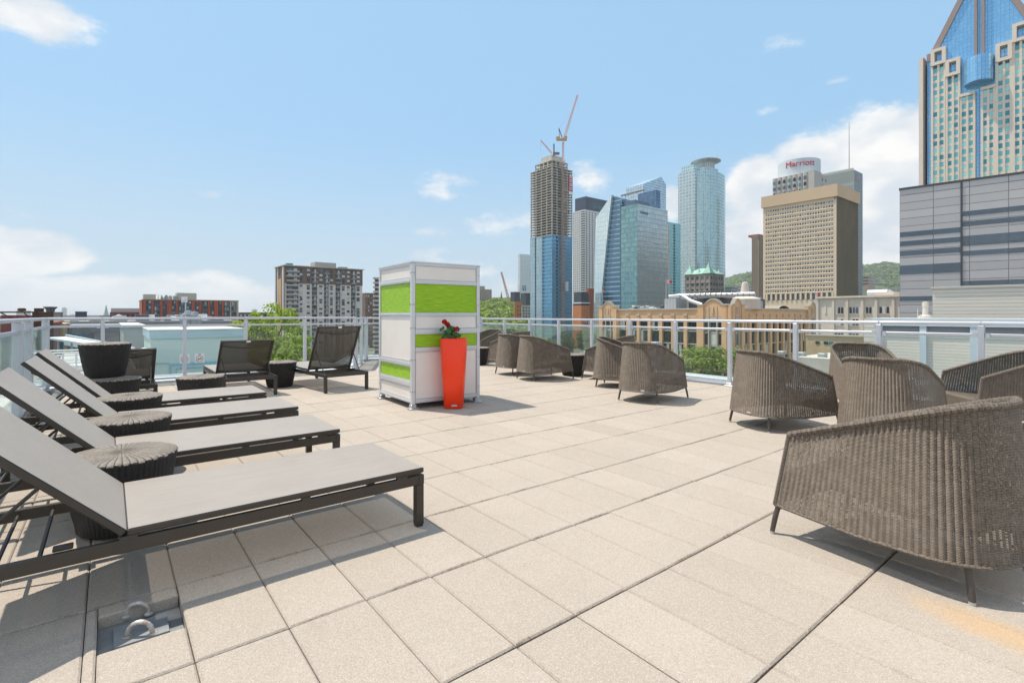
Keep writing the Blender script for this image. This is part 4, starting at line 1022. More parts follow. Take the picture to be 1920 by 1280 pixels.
mb = MB(); mb.tube([L_(1039, 292, 480), L_(1038.5, 270, 480)], .7, 5); mb.tube([L_(1014, 264, 480), L_(1014, 284, 480)], .08, 3); p0 = L_(1043, 288, 480); mb.box(p0.x - 3, p0.x + 3, p0.y - 1, p0.y + 1, p0.z - 1, p0.z + 1); mb.build('mast', [M_CDK], ck)
ck = thing('mobile_crane', 'distant pale pink crane boom leaning up to the left over the wooded slope', 'crane', (P(958, 590, 700).x, 700, GZ))
mb = MB(); truss(mb, L_(963, 596, 700), L_(940, 510, 700), 3.4, 14, .35); mb.build('boom', [M_CR], ck)
mb = MB(); p0 = L_(963, 600, 700); mb.box(p0.x - 5, p0.x + 5, p0.y - 3, p0.y + 3, 0, p0.z + 3); mb.build('carrier', [M_CY], ck)
# ---------------- white condo with dark crown
B = Bld('condo_tower', 'white gridded apartment tower with a dark blue crown between the unfinished and the glass towers', 'skyscraper', 1097, 640, 1074, 1150, 395)
MW = mat('white_precast', (.66, .66, .66), .7, var=.05); 
body(B, mat('condo_recess', (.07, .08, .10), .3, .2), .6, .6); mb = MB(); zb = B.z(600); nz = 46
lattice(mb, 'R', 0, B.Wr, zb, B.H, 10, nz, .5, .55, -.6, .2); lattice(mb, 'L', B.Wl * .35, B.Wl * 1.0, zb, B.H, 4, nz, .5, .55, -.6, .1)
for j in range(nz): z = zb + (B.H - zb) * j / nz; fb(mb, 'L', 0.3, B.Wl * .33, z, z + 1.1, -.6, 1.2)
mb.box(.6, B.Wr, .6, B.Wl, 0, zb - .1); mb.box(-.2, B.Wr + .1, -.2, B.Wl, B.H + .01, B.H + 1.5); mb.build('precast_grid', [MW], B.root)
mb = MB(); c1 = B.z(368) ; mb.box(1, B.Wr, -.3, B.Wl - 3, B.H + 1.51, c1); mb.build('crown', [mat('navy_metal', (.045, .06, .10), .4, .3)], B.root)
wins(B, grid_cells('R', B.Wr * .22, B.Wr * .62, B.z(389), B.z(378), 7, 3, .75, .5, .35), [GT, GM])
mb = MB(); mb.lathe([(0, 0), (2.3, 0), (2.3, .4), (0, .4)], 16); eo = mb.build('round_emblem', [mat('emblem', (.5, .35, .40), .6)], B.root); eo.location = (B.along('R', 1135), -.9, B.z(373) - 3); eo.rotation_euler.x = R(90)
# ---------------- pale tower far left of centre
B = Bld('pale_tower', 'distant pale tower with a blue square sign, just left of the unfinished tower', 'skyscraper', 975, 900, 971, 1003, 476)
body(B, curtain('pale_glass', (.50, .60, .70), (.68, .70, .72), 5, 3.6, .9, .3, metal=.2, glass2=(.30, .38, .48)))
mb = MB(); fb(mb, 'R', 0, B.Wr, B.z(560), B.z(531), .02, .8); fb(mb, 'L', 0, B.Wl, B.z(560), B.z(531), .02, .8); mb.build('white_base', [MW], B.root)
mb = MB(); a = B.along('R', 979), B.along('R', 985.5); fb(mb, 'R', a[0], a[1], B.z(544.5), B.z(535), .82, 1.1); sg_ = mb.build('blue_sign', [mat('sign_blue', (.03, .16, .42), .5)], B.root)
mb = MB(); k = (a[0] + a[1]) / 2; fb(mb, 'R', k - .5, k + .5, B.z(543.5), B.z(539), 1.12, 1.3); fb(mb, 'R', k - 2, k + 2, B.z(538.6), B.z(537.4), 1.12, 1.3); mb.build('white_mark', [M_WHITE], sg_)
# ---------------- orange brick blocks
M_OB = mat('orange_brick', (.50, .19, .07), .85, var=.12, vs=.2); M_DKP = mat('dark_panel', (.06, .07, .09), .4, .2); M_RB = mat('red_brick', (.28, .075, .045), .85, var=.15, vs=.2)
B = Bld('brick_block', 'narrow orange brick block with a dark top left of the unfinished tower', 'building', 965, 560, 963.5, 978, 565)
body(B, M_OB); mb = MB(); mb.box(0, B.Wr * .8, .3, B.Wl + 6, B.H + .01, B.z(547)); mb.build('dark_top', [M_DKP], B.root)
wins(B, grid_cells('R', B.Wr * .3, B.Wr, B.z(640), B.z(570), 2, 9, .4, .4, .03), [GD, GM])
B = Bld('office_block', 'pale concrete block with dark glass top between the orange block and the blue tower', 'building', 979, 575, 978, 1000, 572)
body(B, mat('pale_block', (.50, .48, .45), .8, var=.1)); mb = MB(); mb.box(B.Wr * .35, B.Wr, .3, B.Wl + 9, B.H + .01, B.z(549)); mb.build('dark_top', [M_DKP], B.root)
wins(B, grid_cells('R', 0, B.Wr, B.z(640), B.z(574), 4, 12, .5, .45, .03), [GD, GM])
B = Bld('brick_block', 'orange brick block with dark banded top and murals, right of the blue glass tower', 'building', 1090, 420, 1074, 1106, 572.5)
body(B, M_OB); mb = MB(); mb.box(.0, B.Wr * .95, 0, B.Wl * .98, B.H + .01, B.H + 1.6); mb.build('window_band', [GD], B.root)
mb = MB(); mb.box(-.1, B.Wr, -.1, B.Wl, B.H + 1.62, B.H + 2.6); mb.build('white_band', [MW], B.root)
mb = MB(); mb.box(.5, B.Wr * .9, .5, B.Wl * .9, B.H + 2.62, B.z(547)); mb.build('dark_top', [M_DKP], B.root)
mb = MB()
for k in range(46):
    s_ = B.Wr * rc.uniform(.25, .9); z = rc.uniform(B.z(645), B.z(597)); w = rc.uniform(.5, 1.6); fb(mb, 'R', s_ - w / 2, s_ + w / 2, z, z + rc.uniform(.5, 1.8), .02 + k * .004, .05 + k * .004, rc.randrange(4))
mb.build('mural', [M_WHITE, M_DKP, mat('mural_red', (.4, .04, .06), .7), mat('mural_blue', (.1, .3, .5), .7)], B.root)
cyl = P(1109, 541, 520); rr_ = 10.5 / F * 520; B2 = thing('round_brick_tower', 'round orange brick tower behind the murals block', 'building', (cyl.x, 520, GZ))
mb = MB(); mb.lathe([(rr_ * .55, 0), (rr_ * .6, cyl.z - GZ - 34), (rr_, cyl.z - GZ - 6), (rr_, cyl.z - GZ), (rr_ * .9, cyl.z - GZ + .2)], 24); mb.build('walls', [mat('rust_brick', (.42, .14, .07), .85, var=.15, vs=.1)], B2)
# ---------------- Windsor style glass tower with sloping roof
Y0 = 400; c = P(1195, 382, Y0)
B = Bld('glass_office_tower', 'faceted glass office tower with a small dark word high on its right face', 'skyscraper', 1195, Y0, 1125, 1252, 382)
CG1 = curtain('mirror_curtain', (.62, .68, .68), (.22, .26, .27), 1.5, 3.9, .16, .05, glass2=(.42, .50, .53), metal=.85, wob=.09)
CG2 = curtain('teal_curtain', (.18, .40, .46), (.26, .32, .32), 1.5, 3.9, .14, .1, glass2=(.07, .20, .30), metal=.55, wob=.01, band=(.30, (.16, .30, .28)))
CG3 = curtain('white_curtain', (.62, .74, .78), (.46, .58, .62), 2.2, 3.9, .14, .1, glass2=(.54, .68, .74), metal=.55, wob=.006)
CG4 = curtain('navy_curtain', (.07, .16, .26), (.30, .42, .50), 40, 3.9, .45, .1, glass2=(.06, .15, .24), metal=.5, wob=.02)
w2 = B.along('L', 1165); w3 = B.along('L', 1150); w4 = B.along('L', 1158)
mb = MB(); mb.box(0, B.Wr, 0, w2, 0, B.H, 0); mb.build('right_block', [CG1], B.root)
mb = MB(); fb(mb, 'L', 0, w2, 0, B.H - .2, .02, .3); mb.build('teal_face', [CG2], B.root)
# slanting left wing: white facet from (1118,600) to (1150,365)
def lp(px, py, out=0):
    s_ = B.along('L', px); ux, uy = math.cos(B.g), math.sin(B.g); Y = B.root.location.y + uy * 0 + math.cos(B.g) * s_
    return Vector((-out, s_, CH + (HY - py) / F * Y - B.z0))
mb = MB()
A_ = [lp(1165, 900, .0), lp(1165, 372, .0), lp(1147, 366, .0), lp(1128, 505, .0), lp(1113, 700, .0), lp(1112, 900, .0)]
D_ = Vector((B.Wr * .8, 0, 0))
mb.face(A_[::-1]); mb.face([p + D_ for p in A_])
for i in range(len(A_)): j = (i + 1) % len(A_); mb.face([A_[i], A_[j], A_[j] + D_, A_[i] + D_])
mb.build('slanted_wing', [CG4], B.root)
mb = MB(); o = Vector((-2.2, 0, 0)); F_ = [lp(1143.5, 385) + o, lp(1127, 410) + o, lp(1121, 500) + o, lp(1116, 640) + o, lp(1113, 800) + o, lp(1120, 800) + o, lp(1128, 560) + o, lp(1140, 440) + o]
F_ = [lp(1150, 366) + o, lp(1120, 410) + o, lp(1117, 560) + o, lp(1112, 800) + o, lp(1119, 800) + o, lp(1130, 560) + o, lp(1142, 440) + o]
mb.face(F_); mb.face([p - o * .95 for p in F_][::-1])
for i in range(len(F_)): j = (i + 1) % len(F_); mb.face([F_[j], F_[i], F_[i] - o * .95, F_[j] - o * .95])
mb.build('pale_facet', [CG3], B.root)
mb = MB(); mb.box(-.3, B.Wr * .5, w2 + .2, w2 + 1.2, 0, B.z(376)); mb.box(2, B.Wr * .55, w2 * .25, w2 * .98, B.H + .01, B.z(372)); mb.build('roof_plant', [mat('plant_blue', (.10, .15, .20), .4, .3)], B.root)
mb = MB(); q = B.root; p0 = Vector((3, w2 * .9, B.z(374))); mb.tube([p0, p0 + Vector((0, 0, 7))], .3, 4); truss(mb, p0 + Vector((-2, 3, 6)), p0 + Vector((13, -9, 11)), 1.3, 9, .2); mb.build('roof_crane', [M_CDK], B.root)
def text(s_, size, mt, name, parent, loc, rot, ext=.05, sx=1, align='CENTER', bend=None):
    cu = bpy.data.curves.new(name, 'FONT'); cu.body = s_; cu.size = size; cu.extrude = ext; cu.align_x = align; cu.offset = 0
    tmp = bpy.data.objects.new(name, cu); me = bpy.data.meshes.new_from_object(tmp); bpy.data.objects.remove(tmp); me.materials.clear(); me.materials.append(mt)
    if bend:
        for v in me.vertices: a = v.co.x * sx / bend; v.co.x, v.co.z = (bend + v.co.z) * math.sin(a), (bend + v.co.z) * math.cos(a) - bend
    ob = link(name, me, parent); ob.location = loc; ob.rotation_euler = rot; return ob
text('Deloitte', 3.1, mat('letter_navy', (.02, .03, .08), .5), 'lettering', B.root, (B.along('R', 1208), -.3, B.z(399)), (R(90), 0, 0))
# tower behind with slant top
B = Bld('glass_tower', 'pale glass tower with a slanted top rising behind the faceted office tower', 'skyscraper', 1206, 700, 1205, 1249, 345)
mb = MB(); z1, z2, z3 = B.H, B.z(330), B.z(372); Wr, Wl = B.Wr, 30
pr = [(0, 0), (0, z1), (Wr * .78, z2 + 6), (Wr, z2 - 4), (Wr, 0)]
a_ = [Vector((x, 0, z)) for x, z in pr]; b_ = [Vector((x, Wl, z)) for x, z in pr]; mb.face(a_[::-1]); mb.face(b_)
for i in range(5): j = (i + 1) % 5; mb.face([a_[i], a_[j], b_[j], b_[i]])
mb.build('walls', [curtain('sky_curtain', (.38, .55, .70), (.55, .66, .72), 3, 3.6, .25, .1, metal=.6)], B.root)
mb = MB(); truss(mb, (Wr * .3, 2, z1 + 6), (Wr * .9, 2, z1 + 12), 1.2, 6, .25); mb.build('roof_hoist', [M_CDK], B.root)
B = Bld('dark_glass_tower', 'dark blue block with a curved edge just behind the faceted office tower', 'skyscraper', 1230, 560, 1196, 1238, 356)
body(B, curtain('ink_curtain', (.10, .22, .38), (.05, .08, .13), 2, 3.8, .2, .12, glass2=(.05, .12, .24)))
# teal slim block
B = Bld('teal_tower', 'slim teal glass block with a column of dark balconies between two glass towers', 'skyscraper', 1253, 560, 1250, 1276, 416)
body(B, curtain('teal2', (.20, .52, .56), (.30, .50, .52), 2.2, 3.3, .2, .15, glass2=(.14, .42, .50), metal=.45))
mb = MB(); nz = 36
for j in range(nz): z = B.H - 4 - j * 3.3; fb(mb, 'R', B.Wr * .42, B.Wr * .55, z, z + 1.9, .02, .3)
mb.build('balcony_column', [M_INT], B.root)
B = Bld('concrete_slab_tower', 'thin grey concrete edge tower beside the teal glass block', 'skyscraper', 1252, 450, 1251, 1256, 423); body(B, M_CON)
# ---------------- tall green glass tower with bowed front
Y0 = 600; B = Bld('round_front_tower', 'tallest pale green glass tower with a bowed front and a projecting disc roof', 'skyscraper', 1303, Y0, 1271, 1360, 318)
CR = curtain('green_curtain', (.36, .56, .58), (.62, .68, .66), 2.4, 3.9, .32, .1, glass2=(.22, .44, .54), metal=.6, wob=.008)
CR2 = curtain('granite_curtain', (.30, .52, .62), (.60, .60, .57), 4.2, 3.9, .75, .12, glass2=(.22, .42, .54), metal=.5, wob=.005)
body(B, CR2, .4, .4); mb = MB(); n = 26; poly_ = []
for i in range(n + 1):
    f = i / n; s_ = B.Wr * (.06 + .92 * f); poly_.append((s_, -10.5 * math.sin(math.pi * f) ** .75))
lo, hi = 0, B.H - 2
acc = 0
for i in range(n):
    a, c = poly_[i], poly_[i + 1]; L0 = acc; acc += math.hypot(c[0] - a[0], c[1] - a[1])
    top = hi + (6 if 2 < i < n * .45 else 2 if i < n * .8 else -4)
    mb.face([(a[0], a[1], lo), (c[0], c[1], lo), (c[0], c[1], top), (a[0], a[1], top)], 0, [(L0, lo), (acc, lo), (acc, top), (L0, top)], False)
    mb.face([(a[0], a[1], top), (c[0], c[1], top), (c[0], 1, top), (a[0], 1, top)])
    mb.face([(a[0], a[1], top), (a[0], 1, top), (a[0], 1, top - 8), (a[0], a[1], top - 8)])
mb.build('bowed_front', [CR], B.root)
mb = MB(); mb.box(3, B.Wr - 4, 3, B.Wl - 3, B.H + .1, B.z(306)); mb.build('upper_storeys', [CR], B.root)
mb = MB(); cxy = (B.Wr * .46, 5, B.z(310)); mb.lathe([(10.5, 0), (10.5, 8.2), (17.5, 10.5), (17.5, 11.2), (0, 11.6)], 28, cxy); mb.build('disc_roof', [curtain('plant_ribs', (.56, .58, .58), (.32, .33, .33), 2.2, 30, .5, .4, metal=.3)], B.root)
mb = MB(); m0 = Vector((B.Wr * .86, 6, B.H - 1)); mb.tube([m0, m0 + Vector((0, 0, 40))], [.35, .12], 5); mb.build('mast', [M_ALU], B.root)
mb = MB(); mb.box(B.Wr * 1.0 + .3, B.Wr + 7, 6, 26, 0, B.z(405)); mb.build('rear_wing', [mat('grey_granite', (.30, .31, .31), .6)], B.root)
# ---------------- old station with copper roof
B = Bld('stone_station', 'old stone building with green copper gables in front of the tall green glass tower', 'building', 1331, 330, 1285, 1356, 512)
M_ST = mat('old_stone', (.36, .32, .28), .9, var=.3, vs=.25); M_CU = mat('copper_green', (.30, .52, .42), .7, var=.15, vs=.1)
body(B, M_ST); mb = MB(); zt = B.H
def gable(mb, x0, x1, y0, y1, z0, h, inset=.28):
    a = [Vector(p) for p in ((x0, y0, z0), (x1, y0, z0), (x1, y1, z0), (x0, y1, z0))]; cx_, cy_ = (x0 + x1) / 2, (y0 + y1) / 2
    if (x1 - x0) > (y1 - y0): r_ = [Vector((x0 + (x1 - x0) * inset, cy_, z0 + h)), Vector((x1 - (x1 - x0) * inset, cy_, z0 + h))]; q = [(0, 1, 1, 0), (1, 2, 1, 1), (2, 3, 0, 1), (3, 0, 0, 0)]
    else: r_ = [Vector((cx_, y0 + (y1 - y0) * inset, z0 + h)), Vector((cx_, y1 - (y1 - y0) * inset, z0 + h))]; q = [(0, 1, 0, 0), (1, 2, 1, 0), (2, 3, 1, 1), (3, 0, 0, 1)]
    for i, j, m_, n_ in q:
        mb.face([a[i], a[j], r_[m_]] if r_[m_] == r_[n_] else [a[i], a[j], r_[m_], r_[n_]])
gable(mb, -.6, B.Wr + .6, -.6, B.Wl + .6, zt, 4.2, .32)
for (x, y, s_, h) in ((2.2, 2.2, 2.9, 7.4), (2.2, B.Wl - 2.2, 2.9, 6.8), (B.Wr - 2, 2, 1.8, 3.5), (2.0, B.Wl * .5, 1.7, 3.8)):
    for k in range(4):
        a = [(x - s_, y - s_), (x + s_, y - s_), (x + s_, y + s_), (x - s_, y + s_)]; p, q_ = a[k], a[(k + 1) % 4]; m1 = [((x + (p[0] - x) * .35), (y + (p[1] - y) * .35)), ((x + (q_[0] - x) * .35), (y + (q_[1] - y) * .35))]
        mb.face([(*p, zt + .05), (*q_, zt + .05), (*m1[1], zt + h * .55), (*m1[0], zt + h * .55)]); mb.face([(*m1[0], zt + h * .55), (*m1[1], zt + h * .55), (x, y, zt + h)])
mb.build('copper_roof', [M_CU], B.root)
mb = MB()
for f, W_ in (('L', B.Wl), ('R', B.Wr)):
    for z in (.02, 5.6, 11.3): fb(mb, f, -.3, W_, zt - z - .5, zt - z, .02, .5)
    n = max(3, int(W_ / 3.2))
    for i in range(n + 1): fb(mb, f, W_ * i / n - .35, W_ * i / n + .35, zt - 11.3, zt - .6, .02, .3)
mb.build('stone_trim', [M_ST], B.root)
cells = []
for f, W_ in (('L', B.Wl), ('R', B.Wr)):
    n = max(3, int(W_ / 3.2)); cells += grid_cells(f, 0, W_, zt - 17, zt - .8, n, 4, .42, .5, .0)
wins(B, cells, [GD, GD, GM])
# ---------------- arcaded brick building (nearest big one)
Y0 = 150
B = Bld('arcaded_brick_building', 'long orange brick building with arched windows between piers, behind the railing and trees', 'building', 1368, Y0, 1125, 1531, 577.5)
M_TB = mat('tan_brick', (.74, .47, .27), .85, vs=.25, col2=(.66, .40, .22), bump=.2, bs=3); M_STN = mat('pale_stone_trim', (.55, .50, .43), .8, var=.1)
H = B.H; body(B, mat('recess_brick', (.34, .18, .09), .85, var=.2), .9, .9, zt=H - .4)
FH = 4.05; zt = H - 3.2; NF = 6
def arch_bay(mbp, mbs, cells, face, s0, s1, top, arched=True):
    """one bay between piers: spandrels, stone heads and mullions"""
    w = s1 - s0
    for j in range(NF):
        z1 = top - j * FH; z0 = z1 - FH
        fb(mbs, face, s0, s1, z0, z0 + .28, -.55, -.15)
        hw_ = w / 3
        for k in range(3): cells.append((face, s0 + hw_ * (k + .5), z0 + .30 + (FH - .45) / 2, hw_ * .86, FH - .55, -.60))
    if arched:
        n = 6
        for k in range(n):                                      # segmental head of brick and stone
            a0, a1 = k / n, (k + 1) / n; y0_, y1_ = [top - .9 * (2 * a - 1) ** 2 for a in (a0, a1)]; mn = min(y0_, y1_)
            fb(mbp, face, s0 + w * a0, s0 + w * a1, (y0_ + y1_) / 2, top + .3, -.9, -.02); fb(mbs, face, s0 + w * a0, s0 + w * a1, (y0_ + y1_) / 2 - .28, (y0_ + y1_) / 2, -.88, .04)
def wing(face, sa, sb, n, pier=1.1):
    mbp, mbs, cells = MB(), MB(), []
    W_ = sb - sa; cw = W_ / n
    for i in range(n + 1): fb(mbp, face, sa + i * cw - pier / 2, sa + i * cw + pier / 2, 0, zt + .9, -.9, .25); fb(mbs, face, sa + i * cw - pier / 2 - .08, sa + i * cw + pier / 2 + .08, zt + .9, zt + 1.5, -.2, .4)
    for i in range(n): arch_bay(mbp, mbs, cells, face, sa + i * cw + pier / 2, sa + (i + 1) * cw - pier / 2, zt)
    fb(mbp, face, sa, sb, zt + .3, H - .35, -.89, -.0); fb(mbs, face, sa - .2, sb + .2, H - .35, H + .12, -.9, .35)
    return mbp, mbs, cells
sL0 = B.along('L', 1310); sL1 = B.along('L', 1158)
sR0 = B.along('R', 1392); sR1 = B.along('R', 1512)
GW = [mat('win_dark3', (.03, .05, .05), .12, .3), mat('win_dark', (.03, .05, .05), .12, .3), mat('win_teal', (.05, .12, .12), .12, .4), mat('win_blind', (.62, .63, .58), .6), mat('win_dark2', (.05, .06, .05), .15, .3)]
allc = []
mbp_all, mbs_all = MB(), MB()
def merge(a, b): 
    off = len(a.v); a.v += b.v; a.f += [tuple(i + off for i in f) for f in b.f]; a.m += b.m; a.uv += b.uv; a.smooth += b.smooth
for (f, a, c, n, pr_) in (('L', sL0, sL1, 7, 1.15), ('R', sR0, sR1, 10, 1.25)):
    p_, s_, cc = wing(f, a, c, n, pr_); merge(mbp_all, p_); merge(mbs_all, s_); allc += cc
def pavilion(face, sa, sb, extra):
    p_, s_, cc = MB(), MB(), []
    W_ = sb - sa; q = W_ * .2; Hh = H + extra
    fb(p_, face, sa, sa + q, 0, H + .9, -.9, .7); fb(p_, face, sb - q, sb, 0, H + .9, -.9, .7); fb(s_, face, sa - .1, sa + q + .1, H + .9, H + 1.3, -.9, .85); fb(s_, face, sb - q - .1, sb + .1, H + .9, H + 1.3, -.9, .85)
    m0, m1 = sa + q, sb - q; w = m1 - m0
    for i in range(16):
        a0, a1 = i / 16, (i + 1) / 16; hh = Hh - extra * .75 * (2 * (a0 + a1) / 2 - 1) ** 2
        fb(p_, face, m0 + w * a0, m0 + w * a1, zt + .6, hh, -.8, .35); fb(s_, face, m0 + w * a0, m0 + w * a1, hh, hh + .4, -.8, .55)
    for k, (a0, a1) in enumerate(((0, .24), (.30, .70), (.76, 1))):
        x0, x1 = m0 + w * a0, m0 + w * a1
        for j in range(NF): z1 = zt - .3 - j * FH; cc.append((face, (x0 + x1) / 2, z1 - FH * .46, (x1 - x0) * .72, FH * .8, .02)); fb(s_, face, x0 + (x1 - x0) * .12, x1 - (x1 - x0) * .12, z1 - FH, z1 - FH * .88, -.5, .12)
        fb(s_, face, x0 + .1, x1 - .1, zt - .3, zt + .5, -.5, .42)
    for a0, a1 in ((.24, .30), (.70, .76)): fb(s_, face, m0 + w * a0, m0 + w * a1, 0, zt + .59, -.5, .5); fb(s_, face, m0 + w * a0 + .1, m0 + w * a1 - .1, zt + .6, H + .8, .36, .5)
    fb(s_, face, m0 + w * .46, m0 + w * .54, zt + 1.6, zt + 3.6, .36, .6); fb(p_, face, m0, m1, 0, zt - NF * FH, -.8, .3)
    fb(p_, face, m0, m1, zt - NF * FH, zt + .6, -.85, -.2)
    return p_, s_, cc
for (f, a, c, e) in (('L', 0.2, sL0, 2.6), ('L', sL1, B.Wl, 2.6), ('R', .2, sR0, 2.6), ('R', sR1, B.Wr, 2.4)):
    p_, s_, cc = pavilion(f, a, c, e); merge(mbp_all, p_); merge(mbs_all, s_); allc += cc
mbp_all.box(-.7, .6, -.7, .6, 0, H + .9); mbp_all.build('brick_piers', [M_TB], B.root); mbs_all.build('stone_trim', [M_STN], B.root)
allc.sort(key=lambda c: -c[2]); wins(B, allc, GW, cap=100)
mb = MB(); M_BALL = mat('roof_gravel', (.30, .29, .27), .9, var=.2, vs=.4); mb.box(1, B.Wr, 1, B.Wl, H - .39, H - .2); mb.build('flat_roof', [M_BALL], B.root)
# rooftop plant
def rp_(face_px, s_in, py0, py1): pass
M_PLK = mat('plant_dark', (.075, .08, .09), .5, .2, var=.2, vs=.2); M_PLG = mat('plant_grey', (.40, .42, .44), .5, .3, var=.15, vs=.3); M_DUCT = mat('white_duct', (.52, .53, .55), .4, .35)
mb = MB(); ya, yb = B.along('L', 1345), B.along('L', 1262); z1 = B.z(557)
mb.box(9, 20, ya, yb, H - .19, z1); mb.build('dark_penthouse', [M_PLK], B.root)
mb = MB(); mb.box(8, 26, -.5 + 3, ya - .6, H - .19, B.z(561)); mb.build('grey_penthouse', [M_PLG], B.root)
mb = MB(); yd = B.along('L', 1258); yd1 = B.along('L', 1236); mb.box(3, 9, yd, yd1, H - .19, B.z(556)); 
for i in range(4): mb.box(2.9, 2.99, yd + (yd1 - yd) * i / 4 + .1, yd + (yd1 - yd) * (i + 1) / 4 - .1, H + .1, B.z(556.5))
mb.build('cooling_unit', [M_DUCT], B.root)
mb = MB(); pts = [Vector((5, yd1 - 1, B.z(556))), Vector((5, yd1 - .6, B.z(551))), Vector((5, yd, B.z(549.5))), Vector((6.5, ya + 8, B.z(550))), Vector((7, ya - 8, B.z(551)))]
mb.tube(pts, .62, 12); 
for k in range(14): p = pts[2].lerp(pts[4], k / 14); mb.tube([p, p + (pts[4] - pts[2]).normalized() * .18], .72, 12)
mb.tube([Vector((5, yd - 1, B.z(550))), Vector((3.6, yd - 5, B.z(562))), Vector((3.4, yd - 9, B.z(570)))], .6, 10); mb.build('air_duct', [M_DUCT], B.root)
mb = MB(); x0 = B.along('R', 1398); x1 = B.along('R', 1468); mb.box(x0, x1, 6, 16, H - .19, B.H + 3.4); 
mb.build('roof_house', [M_PLK], B.root); mb = MB(); mb.box(x0 - 2, x1 - 8, 7, 14, B.H + 3.45, B.H + 5); mb.box(x0 + 14, x1 + 1, 7.5, 13, B.H + 3.45, B.H + 4.3); 
for k in range(3): mb.box(x0 + 4 + k * 7, x0 + 7.5 + k * 7, 5.9, 5.99, H + .6, B.H + 3)
mb.build('roof_units', [M_PLG], B.root)
mb = MB(); 
for k in range(2): mb.tube([(x0 - 1 + k * 1.3, 5.2, H), (x0 + 5 + k * 1.3, 5.2, H + 4.6)], .14, 4)
for k in range(10): f = k / 10; mb.tube([(x0 - 1 + 6 * f, 5.2, H + 4.6 * f), (x0 + .3 + 6 * f, 5.2, H + 4.6 * f)], .07, 4)
mb.build('roof_stair', [M_DUCT], B.root)
mb = MB(); q = (16, B.along('L', 1372) + 2, H - .19); mb.lathe([(4.6, 0), (4.6, 3.2), (4.1, 3.5), (1.8, 4.2), (1.3, 5.6), (.9, 8.4), (.5, 8.6)], 14, (15, 3, H - .19)); mb.build('stone_vent', [mat('vent_stone', (.60, .52, .45), .8)], B.root)
for k in range(9):
    px = 1170 + k * 9; yy = B.along('L', px); hh = rc.uniform(.5, 1.6); mb = MB(); mb.bbox(6, 8.5 + rc.random() * 2, yy, yy + rc.uniform(1.2, 2.6), H - .19, H + hh, .1)
    mb.tube([(5.5, yy, H), (5.5, yy + 2.4, H + .5)], .12, 5); mb.build('roof_unit', [rc.choice([M_PLG, M_DUCT, M_PLK])], B.root)
# barrel roof hump at right end
mb = MB(); x0 = B.along('R', 1493); x1 = B.along('R', 1513); n = 10
for k in range(n):
    a0, a1 = math.pi * k / n, math.pi * (k + 1) / n; c0_, r0 = (x0 + x1) / 2, (x1 - x0) / 2
    mb.face([(c0_ - r0 * math.cos(a0), 6, H - .2 + r0 * .35 * math.sin(a0)), (c0_ - r0 * math.cos(a1), 6, H - .2 + r0 * .35 * math.sin(a1)), (c0_ - r0 * math.cos(a1), 20, H - .2 + r0 * .35 * math.sin(a1)), (c0_ - r0 * math.cos(a0), 20, H - .2 + r0 * .35 * math.sin(a0))], sm=True)
mb.build('barrel_roof', [mat('brown_roof', (.30, .26, .21), .8)], B.root)
# flags
def flag(px, py, Y, w, h, label, pole=8, zb=None):
    p = P(px, py, Y); r = thing('flag', label, 'flag', (p.x, Y, p.z - pole), R(12), 'red and white flags over the roofs')
    mb = MB(); mb.tube([(0, 0, 0 if zb is None else zb), (0, 0, pole + h + .3)], .09, 6); mb.build('flagpole', [M_ALU], r)
    mr = mat('flag_red', (.72, .02, .03), .7); mb = MB(); N = 12
    for i in range(N):
        x0, x1 = w * i / N, w * (i + 1) / N; y0, y1 = .12 * w * math.sin(i * .8), .12 * w * math.sin((i + 1) * .8)
        mb.face([(x0, y0, pole), (x1, y1, pole), (x1, y1, pole + h), (x0, y0, pole + h)], 0 if (i < 3 or i >= 9) else 1)
    mb.build('cloth', [mr, M_WHITE], r)
    mb = MB(); pts = [(0, .42), (.1, .2), (.34, .28), (.28, -.02), (.42, -.12), (.1, -.28), (.04, -.45), (-.04, -.45), (-.1, -.28), (-.42, -.12), (-.28, -.02), (-.34, .28), (-.1, .2)]
    for sgn in (-1, 1):
        c_ = (w / 2, .12 * w * math.sin(4.8) + sgn * .12 * w * .12, pole + h / 2)
        for i in range(len(pts)): a, b2 = pts[i], pts[(i + 1) % len(pts)]; mb.face([c_, (c_[0] + a[0] * h * .8, c_[1], c_[2] + a[1] * h * .9), (c_[0] + b2[0] * h * .8, c_[1], c_[2] + b2[1] * h * .9)])
    mb.build('leaf_emblem', [mr], r)
flag(1249, 531, 165, 2.0, 1.0, 'red and white maple leaf flag in front of the mirror glass tower, the largest flag', 7.0)
flag(1529, 553, 200, 1.9, .95, 'red and white maple leaf flag in front of the beige office slab', 4.4)
flag(1129, 548, 160, .9, .6, 'tiny red and white flag above the left end of the brick building', 5.0)
# ---------------- white stone warehouse and tan wall right of it
B = Bld('stone_office', 'off white stone building with grouped windows between the arcaded brick building and the grey block', 'building', 1700, 118, 1533, 1760, 556)
M_WS = mat('white_stone', (.70, .63, .54), .85, var=.12, vs=.3); body(B, M_WS); H = B.H
cells = []; mb = MB(); frs = MB()
for (pa, pb) in ((1565, 1582), (1592, 1610), (1623, 1635), (1648, 1668)):
    a, c = B.along('L', pb), B.along('L', pa); 
    for j in range(6):
        z1 = H - 3.1 - j * 2.95
        for k in range(3 if pb - pa > 14 else 2): w = (c - a) / (3 if pb - pa > 14 else 2); cells.append(('L', a + w * (k + .5), z1, w * .66, 1.55, .03)); fb(mb, 'L', a + w * (k + .1), a + w * (k + .9), z1 - .98, z1 - .80, .02, .16)
for px in (1533, 1562.5, 1588.5, 1617, 1643, 1675): s_ = B.along('L', px); fb(mb, 'L', s_ - .3, s_ + .3, 0, H - .3, .01, .28)
